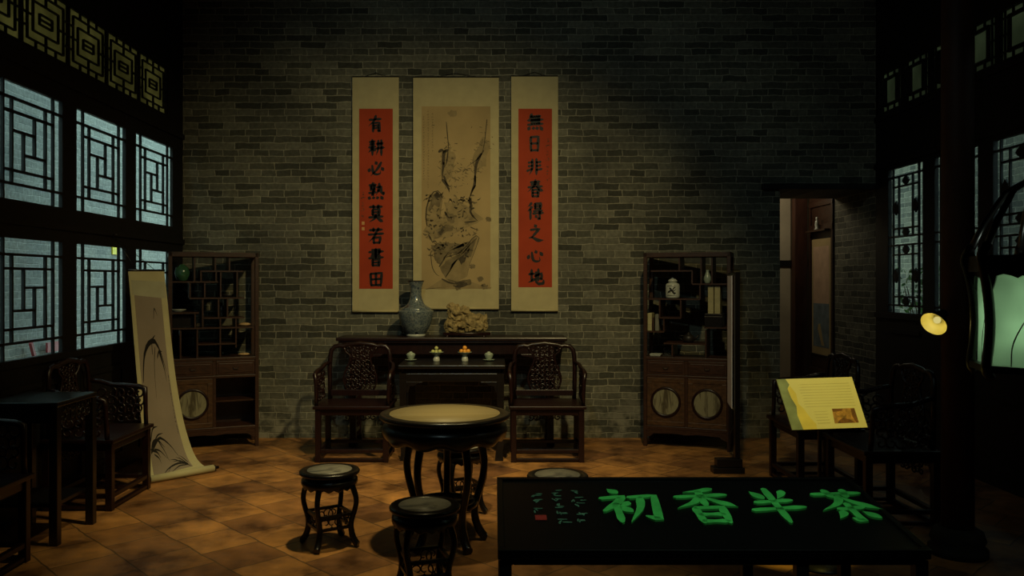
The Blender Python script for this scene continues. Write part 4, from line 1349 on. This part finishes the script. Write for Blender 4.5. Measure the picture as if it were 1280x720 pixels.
put('pear_vase', MB().lathe([(.022, 0), (.027, .006), (.036, .035), (.034, .06), (.022, .09), (.013, .115), (.016, .128), (.012, .128), (0, .11)], 24), M_CELADON, RC, RR, ru(468), -.06, rz(265) + E,
    'small pale pear-shaped vase on the upper right shelf of the right cabinet', 'vase')
for k, x in enumerate((494, 535)):
    mb = MB().span((-.026, -.1, 0), (.026, .1, .262)).span((-.027, -.102, .02), (.027, -.098, .025)).span((-.027, -.102, .235), (.027, -.098, .24))
    put('cloth_bound_book', mb, M_CREAM, RC, RR, ru(x), -.03, rz(442) + .002, 'tall cream cloth book, %s of the pair in the right cabinet' % ('left' if k == 0 else 'right'), 'book', 'cream books in the right cabinet', .003)
mb = MB().span((-.082, -.11, 0), (.082, .11, rz(442) - rz(525) - E)).span((-.085, -.113, .09), (.085, .113, .1))
put('wooden_box', mb, M_BLACK, RC, RR, ru(510), -.02, rz(525) + E, 'black box beneath the two cream books in the right cabinet', 'box', None, .003)
for k, (x, mt) in enumerate(((106, M_CREAM), (146, M_GREYBOOK))):
    mb = MB().span((-.02, -.08, 0), (.02, .08, .17)).span((-.021, -.082, .06), (.021, -.078, .064)) if k == 0 else MB().span((-.018, -.08, 0), (.018, .08, .16)).span((-.019, -.082, .12), (.019, -.078, .124))
    put('case_bound_book', mb, mt, RC, RR, ru(98 if k == 0 else 146), -.04, rz(555) + E, ('narrow pale book' if k == 0 else 'narrow grey book') + ' upright on the left shelf of the right cabinet', 'book', None, .002)
t = thing('clay_teapot', 'small dark teapot on a low shelf of the right cabinet', 'teapot', in_cab(RC, RR, ru(345), -.04, rz(625) + E), RR)
MB().lathe([(.035, 0), (.05, .012), (.058, .04), (.046, .068), (.028, .076), (0, .076)], 24).build('body', M_DARKCLAY, t)
MB().lathe([(.03, .075), (.022, .086), (.007, .09), (.009, .1), (0, .103)], 16).build('lid', M_DARKCLAY, t)
MB().tube([(.05, 0, .03), (.08, 0, .05), (.095, 0, .075)], [.014, .009, .007], 8).build('spout', M_DARKCLAY, t)
MB().tube([(-.048, 0, .062), (-.085, 0, .065), (-.092, 0, .04), (-.052, 0, .022)], .006, 6).build('handle', M_DARKCLAY, t)
put('white_tray', MB().span((-.05, -.05, 0), (.05, .05, .012)).span((-.055, -.055, .01), (.055, .055, .02)), M_WHITE, RC, RR, ru(132), -.05, .873, 'small white tray above the left drawer of the right cabinet', 'tray', None, .003)
br = MB()
carve(br, .07, .06, lambda u, v, tt: (u, tt, v + .012), .006, 4, 3, 2)
br.span((-.045, -.03, 0), (.045, .03, .012))
put('bronze_carving', br, M_BRONZE, RC, RR, ru(210), -.05, .873, 'small dark openwork carving beside the white tray in the right cabinet', 'carving')

# ------------------------------------------------------------------ unrolled scroll on the left
t = thing('unrolled_scroll', 'tall pale scroll painted with dark grasses, unrolling onto the floor at left', 'scroll', (0, 0, 0))
# left and right edge of the sheet from top to floor: frame x, frame y, distance
EL = [(160, 338, 6.62), (163, 370, 6.62), (167, 420, 6.61), (171, 470, 6.60), (176, 520, 6.59), (181, 560, 6.57), (184, 585, 6.54), (186, 598, 6.50), (188, 603, 6.47)]
ER = [(205, 338, 6.98), (209, 375, 6.98), (214, 425, 6.97), (220, 475, 6.97), (228, 520, 6.96), (236, 550, 6.95), (244, 570, 6.93), (253, 581, 6.90), (266, 590, 6.86)]


def edge3(E_):
    out = []
    for x, y, d in E_:
        out.append(Vector((px(x, d), d, max(.018, pz(y, d)))))
    return out


def dense(P, n_=41):
    Q = [P[0] * 2 - P[1]] + P + [P[-1] * 2 - P[-2]]
    out = []
    for i in range(n_):
        f = i / (n_ - 1) * (len(P) - 1); k = min(int(f), len(P) - 2); f -= k
        a, b, c, d = Q[k], Q[k + 1], Q[k + 2], Q[k + 3]
        out.append(.5 * (2 * b + (c - a) * f + (2 * a - 5 * b + 4 * c - d) * f * f + (3 * b - 3 * c + d - a) * f ** 3))
    return out


DL, DR = dense(edge3(EL)), dense(edge3(ER))


def sheet_pt(u, v, t_=0.0):
    f = v * 40; k = min(int(f), 39); f -= k
    a = DL[k].lerp(DL[k + 1], f); b = DR[k].lerp(DR[k + 1], f)
    nrm = (b - a).cross(DL[k + 1] - DL[k]).normalized()
    return a.lerp(b, u) + nrm * (t_ - .0)


if sheet_pt(.5, .3, 1.0).y > sheet_pt(.5, .3, 0).y:
    _sp = sheet_pt
    sheet_pt = lambda u, v, t_=0.0: _sp(u, v, -t_)


def patch(u0, u1, v0, v1, t0, t1, nu=6, nv=40):
    mb = MB(); vs = []
    for t_ in (t0, t1):
        for j in range(nv + 1):
            for i in range(nu + 1):
                vs.append(sheet_pt(u0 + (u1 - u0) * i / nu, v0 + (v1 - v0) * j / nv, t_))
    N = (nu + 1) * (nv + 1); fs = []
    for o in (0, N):
        for j in range(nv):
            for i in range(nu):
                k = o + j * (nu + 1) + i
                fs.append((k, k + 1, k + nu + 2, k + nu + 1))
    for j in range(nv):
        for k in (j * (nu + 1), j * (nu + 1) + nu):
            fs.append((k, k + nu + 1, N + k + nu + 1, N + k))
    for i in range(nu):
        for k in (i, nv * (nu + 1) + i):
            fs.append((k, k + 1, N + k + 1, N + k))
    mb.add(vs, fs, False)
    return mb


o = patch(0, 1, 0, 1, -.0015, .0015).build('mount', M_SCROLLSILK, t)
patch(.10, .83, .12, .86, .0015, .0028).build('painted_sheet', M_SCROLLPAPER, t)
patch(.05, .97, .05, .12, .0015, .0024, 4, 4).build('heading_band', plain('grey_green_silk', (0.36, 0.36, 0.25), .8, .2, .08, 6), t)
mb = MB()


def S8(*p):   # drawing coordinates taken on the sheet: u, v in percent
    return [(a / 100, b / 100) for a, b in p]


for pts, w in ((S8((14, 39), (22, 31), (36, 27), (54, 26), (68, 30), (76, 35)), .036), (S8((44, 30), (46, 26), (56, 24)), .02), (S8((52, 28), (46, 34), (42, 44)), .016), (S8((62, 29), (70, 33), (74, 38)), .03),
               (S8((56, 31), (62, 29), (70, 29)), .018), (S8((56, 19), (60, 16), (67, 18)), .014),
               (S8((12, 66), (18, 61), (30, 60), (42, 64)), .034), (S8((12, 66), (22, 62), (36, 59), (56, 64), (68, 73)), .026), (S8((14, 60), (22, 55), (34, 54)), .02), (S8((12, 64), (24, 66), (30, 70)), .028),
               (S8((16, 63), (30, 58), (44, 57)), .018), (S8((20, 64), (32, 66), (44, 72)), .018), (S8((30, 60), (40, 66), (46, 74)), .016), (S8((18, 67), (26, 70), (28, 74)), .02),
               (S8((78, 81), (64, 78), (48, 79), (34, 83), (22, 92)), .036), (S8((78, 81), (66, 76), (52, 75)), .026), (S8((78, 81), (70, 75), (60, 72)), .022), (S8((76, 82), (62, 81), (50, 84), (40, 88)), .024),
               (S8((54, 78), (44, 80), (36, 86)), .022), (S8((80, 79), (74, 74), (68, 71)), .018), (S8((72, 80), (78, 83), (80, 86)), .026), (S8((66, 77), (58, 74), (48, 73)), .018)):
    brush(mb, pts, 'p', w * .55, lambda u, v, tt: sheet_pt(u, v, tt), .0026, .0036, 11)
small_columns(mb, lambda u, v, tt: sheet_pt(u, v, tt), [(.80, .36, .58, 14)], .012, .005, .0026, .0034, 3)
mb.build('painted_grass', M_INK, t)
A, B = DL[-1].copy(), DR[-1].copy()
A.z = B.z = .031
ax = (B - A).normalized()
MB().tube([A - ax * .005, B + ax * .005], .030, 16).build('rolled_end', M_SCROLLSILK, t)
for p, q in ((A - ax * .05, A - ax * .004), (B + ax * .004, B + ax * .05)):
    MB().tube([p, p.lerp(q, .35), p.lerp(q, .36), q], [.022, .024, .013, .013], 12).build('roller_knob', M_BLACK, t)
A2, B2 = DL[0], DR[0]
MB().tube([A2 - (B2 - A2) * .01, B2 + (B2 - A2) * .01], .009, 8).build('top_rod', M_BLACK, t)
mid_ = (A2 + B2) / 2
# the cord goes up to a peg fixed in the timber wall
peg = Vector((XL + .02, 6.78, 1.98))
MB().tube([A2.lerp(B2, .25), peg, A2.lerp(B2, .75)], .003, 5).build('hanging_cord', M_BLACK, t)
tag(MB().tube([(XL - .002, 6.78, 1.985), (XL + .05, 6.78, 1.99)], [.008, .01], 8).build('wall_peg', M_BLACK), 'small dark peg in the left wall holding the unrolled scroll', 'peg')

# scroll on a black stand at the right, seen almost edge on
t = thing('scroll_stand', 'tall black stand carrying a narrow scroll edge-on beside the right cabinet', 'stand', (2.03, 6.84, 0))
MB().span((-.20, -.06, 0), (.06, .06, .05)).span((-.17, -.045, .05), (.045, .045, .12)).build('base', M_BLACK, t, bevel=.006)
MB().span((-.012, -.022, .12), (.03, .022, 1.68)).build('post', M_BLACK, t, bevel=.004)
MB().beam((.01, 0, 1.665), (.07, .42, 1.665), .025, .025).build('arm', M_BLACK, t)
MB().beam((.0, .0, .52), (.07, .42, .52), .02, .02).build('lower_arm', M_BLACK, t)
MB().prism([(-.014, .03), (.056, .40), (.061, .40), (-.009, .03)], lambda u, v, tt: (u - .012, v, tt), .53, 1.65).build('scroll_sheet', plain('pale_grey_paper', (0.75, 0.76, 0.8), .8, .2, .05, 4), t)

# ------------------------------------------------------------------ calligraphy board on its table
TILT = R(8); PF, PZ, PL = 2.595, .74, .62
PX0, PX1 = .013, 1.395
t = thing('display_table', 'low black table in the right foreground carrying the calligraphy board', 'table', ((PX0 + PX1) / 2, 0, 0))
hw = (PX1 - PX0) / 2
slope = lambda s, off=0: (PF + s * math.cos(TILT) + off * math.sin(TILT) * -1, PZ + s * math.sin(TILT) + off * math.cos(TILT))
mb = MB()
y0, z0 = slope(0, -.029); y1, z1 = slope(PL, -.029)
q = [(y0 + .01, z0), (y1 - .005, z1), (y1 - .005, z1 - .03), (y0 + .01, z0 - .02)]
for sx in (-1, 1):
    mb.prism(q, lambda u, v, tt: (sx * (hw - .03) + tt, u, v), -.02, .02)
mb.span((-hw + .05, y0 + .012, z0 - .02), (hw - .05, y0 + .04, z0)); mb.span((-hw + .05, y1 - .035, z1 - .03), (hw - .05, y1 - .007, z1 - .006))
mb.build('top_frame', M_BLACK, t, bevel=.004)
for x in (-hw + .025, .285, hw - .025):
    for (yy, zz) in ((y0 + .027, z0 - .002), (y1 - .022, z1 - .008)):
        MB().span((x - .02, yy - .02, 0), (x + .02, yy + .02, zz)).build('leg', M_BLACK, t, bevel=.003)
mb = MB().span((-hw + .05, y1 - .03, .12), (hw - .05, y1 - .01, .15))
for sx in (-1, 1):
    mb.span((sx * (hw - .03) - .012, y0 + .047, .12), (sx * (hw - .03) + .012, y1 - .042, .15))
mb.build('stretcher', M_BLACK, t)

t = thing('calligraphy_board', 'long black board with four carved green characters lying on the low table', 'board', ((PX0 + PX1) / 2, PF, PZ))
t.rotation_euler = (TILT, 0, 0)
M_BOARD = plain('black_lacquer_board', (0.002, 0.002, 0.002), 0.35, 0.22, 0.2, 6)
MB().span((-hw, 0, -.027), (hw, PL, 0)).build('board', M_BOARD, t, bevel=.004)
mb = MB()
for a_, b_ in (((-hw, 0), (hw, .022)), ((-hw, PL - .022), (hw, PL)), ((-hw, .022), (-hw + .022, PL - .022)), ((hw - .022, .022), (hw, PL - .022))):
    mb.span((a_[0], a_[1], 0), (b_[0], b_[1], .006))
mb.build('border', M_BOARD, t, bevel=.002)
pcx = (PX0 + PX1) / 2
fb = lambda u, v, tt: (u - pcx, -v, tt)
for k, x, w, h, dz in (('chu', .492, .225, .30, 0), ('xiang', .765, .225, .305, 0), ('ban', 1.02, .20, .30, .0), ('cha', 1.275, .215, .285, 0)):
    character(k, fb, x, -.352 - dz, w, h, .031, M_GREENCHAR, t, 0, .007)
mb = MB()
small_columns(mb, fb, [(.315, -.52, -.20, 5), (.237, -.52, -.20, 5), (.162, -.49, -.30, 3)], .045, .0075, 0, .002, 12)
mb.build('small_inscription', M_SMALLCHAR, t)
MB().span((.165 - pcx - .02, .235, 0), (.165 - pcx + .02, .275, .002)).build('seal', M_SEAL, t)

# ------------------------------------------------------------------ lit sign on a stand
t = thing('sign_stand', 'bright yellow-lit printed sign tilted on a thin black stand', 'sign', (1.83, 4.56, 0))
TL, TR_, BR_, BL = ((970, 474, 4.65), (1065, 471, 4.65), (1085, 534.5, 4.47), (990, 538, 4.47))
P3 = [Vector((px(x, d) - 1.83, d - 4.56, pz(y, d))) for x, y, d in (TL, TR_, BR_, BL)]


def sgn(u, v, tt=0.0):
    a = P3[0].lerp(P3[1], u); b = P3[3].lerp(P3[2], u)
    n_ = (P3[1] - P3[0]).cross(P3[3] - P3[0]).normalized()
    if n_.y > 0:
        n_ = -n_
    return a.lerp(b, v) + n_ * tt


MB().prism([(0, 0), (1, 0), (1, 1), (0, 1)], sgn, -.012, -.001).build('backing_board', M_METAL, t)
MB().prism([(.004, .004), (.996, .004), (.996, .996), (.004, .996)], sgn, -.001, .001).build('printed_sheet', M_SIGN, t)
MB().prism([(.004, .004), (.12, .004), (.15, .12), (.11, .2), (.12, .38), (.155, .55), (.13, .72), (.15, .996), (.004, .996)], sgn, .001, .0016).build('hill_picture', M_SIGN_GREEN, t)
MB().prism([(.11, .2), (.15, .14), (.2, .3), (.19, .5), (.24, .6), (.29, .78), (.34, .9), (.33, .996), (.15, .996), (.13, .72), (.155, .55), (.12, .38)], sgn, .001, .0014).build('yellow_wash', M_SIGN_YELLOW, t)
mb = MB(); rnd = random.Random(2)
for k in range(9):
    v = .12 + k * .055
    mb.prism([(.26 + rnd.uniform(0, .05), v), (.93, v), (.93, v + .012), (.26, v + .012)], sgn, .001, .0015)
for k in range(5):
    v = .66 + k * .055
    mb.prism([(.36, v), (.52 + rnd.uniform(0, .05), v), (.52, v + .012), (.36, v + .012)], sgn, .001, .0015)
mb.build('printed_text', M_SIGN_TEXT, t)
MB().prism([(.605, .62), (.90, .62), (.90, .90), (.585, .90)], sgn, .001, .0016).build('printed_photo', M_SIGN_PHOTO, t)
mb = MB()
for poly in ([(.605, .62), (.74, .63), (.72, .67), (.61, .68)], [(.85, .63), (.90, .63), (.90, .9), (.87, .9), (.84, .78)], [(.66, .84), (.72, .80), (.80, .84), (.86, .9), (.62, .9)]):
    mb.prism(poly, sgn, .0016, .002)
mb.build('printed_photo_detail', M_SIGN_DARK, t)
c = sgn(.5, .55, -.012)
MB().tube([(c.x, c.y, c.z), (c.x, c.y + .03, c.z - .05), (c.x, c.y + .035, .02)], .012, 10).build('pole', M_METAL, t)
MB().lathe([(.14, 0), (.14, .008), (.05, .018), (.016, .03)], 32, (c.x, c.y + .035, 0)).build('base', M_METAL, t)

# ------------------------------------------------------------------ column, lamp and lantern on the right
t = thing('timber_column', 'thick red-brown round timber column right of the lit sign', 'column', (2.73, 4.8, 0))
MB().lathe([(.087, .16), (.088, 2.5), (.085, CEIL)], 32).build('shaft', M_COLUMN, t)
MB().lathe([(.16, 0), (.16, .04), (.135, .06), (.15, .09), (.135, .14), (.10, .16)], 32).build('stone_base', M_STONE, t)

t = thing('spot_lamp', 'small lit spot lamp with a yellow reflector clamped to the timber column', 'lamp', (0, 0, 0))
LP = Vector((px(1167, 4.72), 4.72, pz(405, 4.72)))
aim = Vector((-.80, -.50, -.56)).normalized()
s_ = aim.orthogonal().normalized(); u_ = aim.cross(s_)
mb = MB()


def axis_lathe(prof_, n_=28):
    vs, fs = [], []
    for r, a in prof_:
        for j in range(n_):
            g = 2 * math.pi * j / n_
            vs.append(LP + aim * a + (s_ * math.cos(g) + u_ * math.sin(g)) * r)
    for i in range(len(prof_) - 1):
        for j in range(n_):
            fs.append((i * n_ + j, i * n_ + (j + 1) % n_, (i + 1) * n_ + (j + 1) % n_, (i + 1) * n_ + j))
    return vs, fs


mb.add(*axis_lathe([(.074, .0), (.076, 0), (.069, -.03), (.045, -.06), (.028, -.07), (.026, -.12), (.001, -.12)]), True)
mb.build('lamp_shade', M_METAL, t)
MB().add(*axis_lathe([(.074, .0), (.066, -.03), (.042, -.056), (.001, -.064)]), True).build('reflector', M_REFLECTOR, t)
MB().add(*axis_lathe([(.001, -.026), (.016, -.030), (.021, -.040), (.018, -.052), (.012, -.060)]), True).build('bulb', M_BULB, t)
back = LP - aim * .11
MB().tube([back, back + Vector((.03, .02, .02)), Vector((2.66, 4.76, LP.z + .02))], .007, 8).build('bracket', M_METAL, t)
lp = point('lamp_glow', LP - aim * .010, .14, (1.0, .82, .3), .012)
lp.parent = t

LX, LY = 2.42, 3.62
t = thing('palace_lantern', 'hanging wooden lantern with pale green panels at the right edge of the frame', 'lantern', (LX, LY, 0))
zt, zb = pz(338, 3.3), pz(470, 3.3)


def ring6(mb, r, z, w, h):
    for k in range(6):
        a, b = R(60 * k + 12), R(60 * k + 72)
        mb.beam((r * math.cos(a), r * math.sin(a), z), (r * math.cos(b), r * math.sin(b), z), w, h)


for rg in ((.27, zb, .03, .03), (.27, zt + .035, .04, .07)):
    mb = MB(); ring6(mb, *rg); mb.build('rail', M_BLACK, t)
for k in range(6):
    a = R(60 * k + 12); ca, sa = math.cos(a), math.sin(a)
    pl = [(.25, zb - .04), (.275, zb), (.262, zb + .1), (.255, zb + .2), (.265, zb + .32), (.285, zt), (.30, zt + .06), (.27, zt + .12)]
    MB().tube([(p.x * ca, p.x * sa, p.y) for p in resample(pl, 20)], .021, 8).build('post', M_BLACK, t)
    b = R(60 * k + 72); cb, sb = math.cos(b), math.sin(b)
    r_ = .245
    mb = MB()
    A_, B_ = Vector((r_ * ca, r_ * sa, 0)), Vector((r_ * cb, r_ * sb, 0))
    f6 = lambda u, v, tt: tuple(A_.lerp(B_, u) + Vector((0, 0, v)) + Vector(((ca + cb), (sa + sb), 0)).normalized() * tt)
    pn = MB().prism([(0, zb), (1, zb), (1, zt + .03), (0, zt + .03)], f6, -.001, .001).build('silk_panel', M_LANTERN, t)
    mb2 = MB()
    for base, x1, x2, top in ((.3, .34, .62, .62), (.55, .56, .66, .45), (.7, .68, .5, .3)):
        brush(mb2, [(base, zb + .01), (x1, zb + .12), (x2, zb + top * (zt - zb))], 'p', .018, f6, .001, .002, 9)
    mb2.build('painted_plant', M_INK_D, pn)
    mb = MB()      # curled carving inside the top corners of each panel
    c1 = [(.0, zt + .03), (.0, zt - .10), (.05, zt - .06), (.09, zt - .02), (.2, zt - .012), (.32, zt - .02), (.42, zt - .03), (.5, zt - .018), (.58, zt - .03), (.68, zt - .02), (.8, zt - .012), (.91, zt - .02), (.95, zt - .06), (1, zt - .10), (1, zt + .03)]
    mb.prism(c1, f6, .004, .02)
    mb.build('top_carving', M_BLACK, t)
    MB().tube([(.28 * ca, .28 * sa, zt + .09), (.22 * ca, .22 * sa, zt + .22), (.13 * ca, .13 * sa, zt + .36), (.02 * ca, .02 * sa, zt + .42)], [.017, .015, .013, .012], 8).build('crown_rib', M_BLACK, t)
mb = MB(); mb.lathe([(.0, zt + .40), (.04, zt + .41), (.05, zt + .43), (.02, zt + .46), (0, zt + .46)], 20)
mb.build('finial', M_BLACK, t)
MB().tube([(0, 0, zt + .45), (0, 0, CEIL)], .008, 6).build('hanging_rod', M_BLACK, t)
lg = point('lantern_fill', (LX, LY, (zt + zb) / 2), 2.2, (.82, 1.0, .84), .06)  # added point light inside the unlit lantern, brightens its panels

# ------------------------------------------------------------------ seen through the doorway
XS = XR - .012
t = thing('side_scroll', 'faded scroll with a grey blue picture hanging on the wall beyond the doorway', 'scroll', (XR, 9.72, .72))
MB().span((-.008, -.28, 0), (-.003, .28, 1.40)).build('mount', M_PAPER, t)
MB().span((-.010, -.23, .10), (-.008, .23, .62)).build('grey_picture', M_GREYBLUE, t)
MB().span((-.010, -.23, .62), (-.008, .23, 1.30)).build('upper_sheet', M_PINKPICTURE, t)
mb = MB()
for k in range(7):
    mb.prism([(-.1 + .02 * k, .12 + .03 * k), (-.02 + .02 * k, .12 + .03 * k), (.0 + .012 * k, .16 + .035 * k), (-.06 + .012 * k, .17 + .035 * k)], lambda u, v, tt: (-.010 - tt, u, v), 0, .001 + .0003 * k)
mb.build('pale_rocks', M_PAPER, t)
MB().tube([(-.012, -.30, .0), (-.012, .30, .0)], .012, 8).build('bottom_roller', M_FRAME, t)
MB().tube([(-.008, -.29, 1.40), (-.008, .29, 1.40)], .007, 8).build('top_rod', M_FRAME, t)
struct(MB().span((XR - .09, 9.42, 2.195), (XR - .028, 10.0, 2.215)).build('trim_3', M_BROWN))
put('white_figurine', MB().lathe([(.03, 0), (.03, .012), (.016, .02), (.026, .06), (.02, .1), (.01, .118), (.016, .13), (.014, .15), (0, .158)], 18), M_WHITE, (XR - .058, 9.72, 0), 0, 0, 0, 2.2165, 'tiny white figurine on the ledge beyond the doorway', 'figurine')
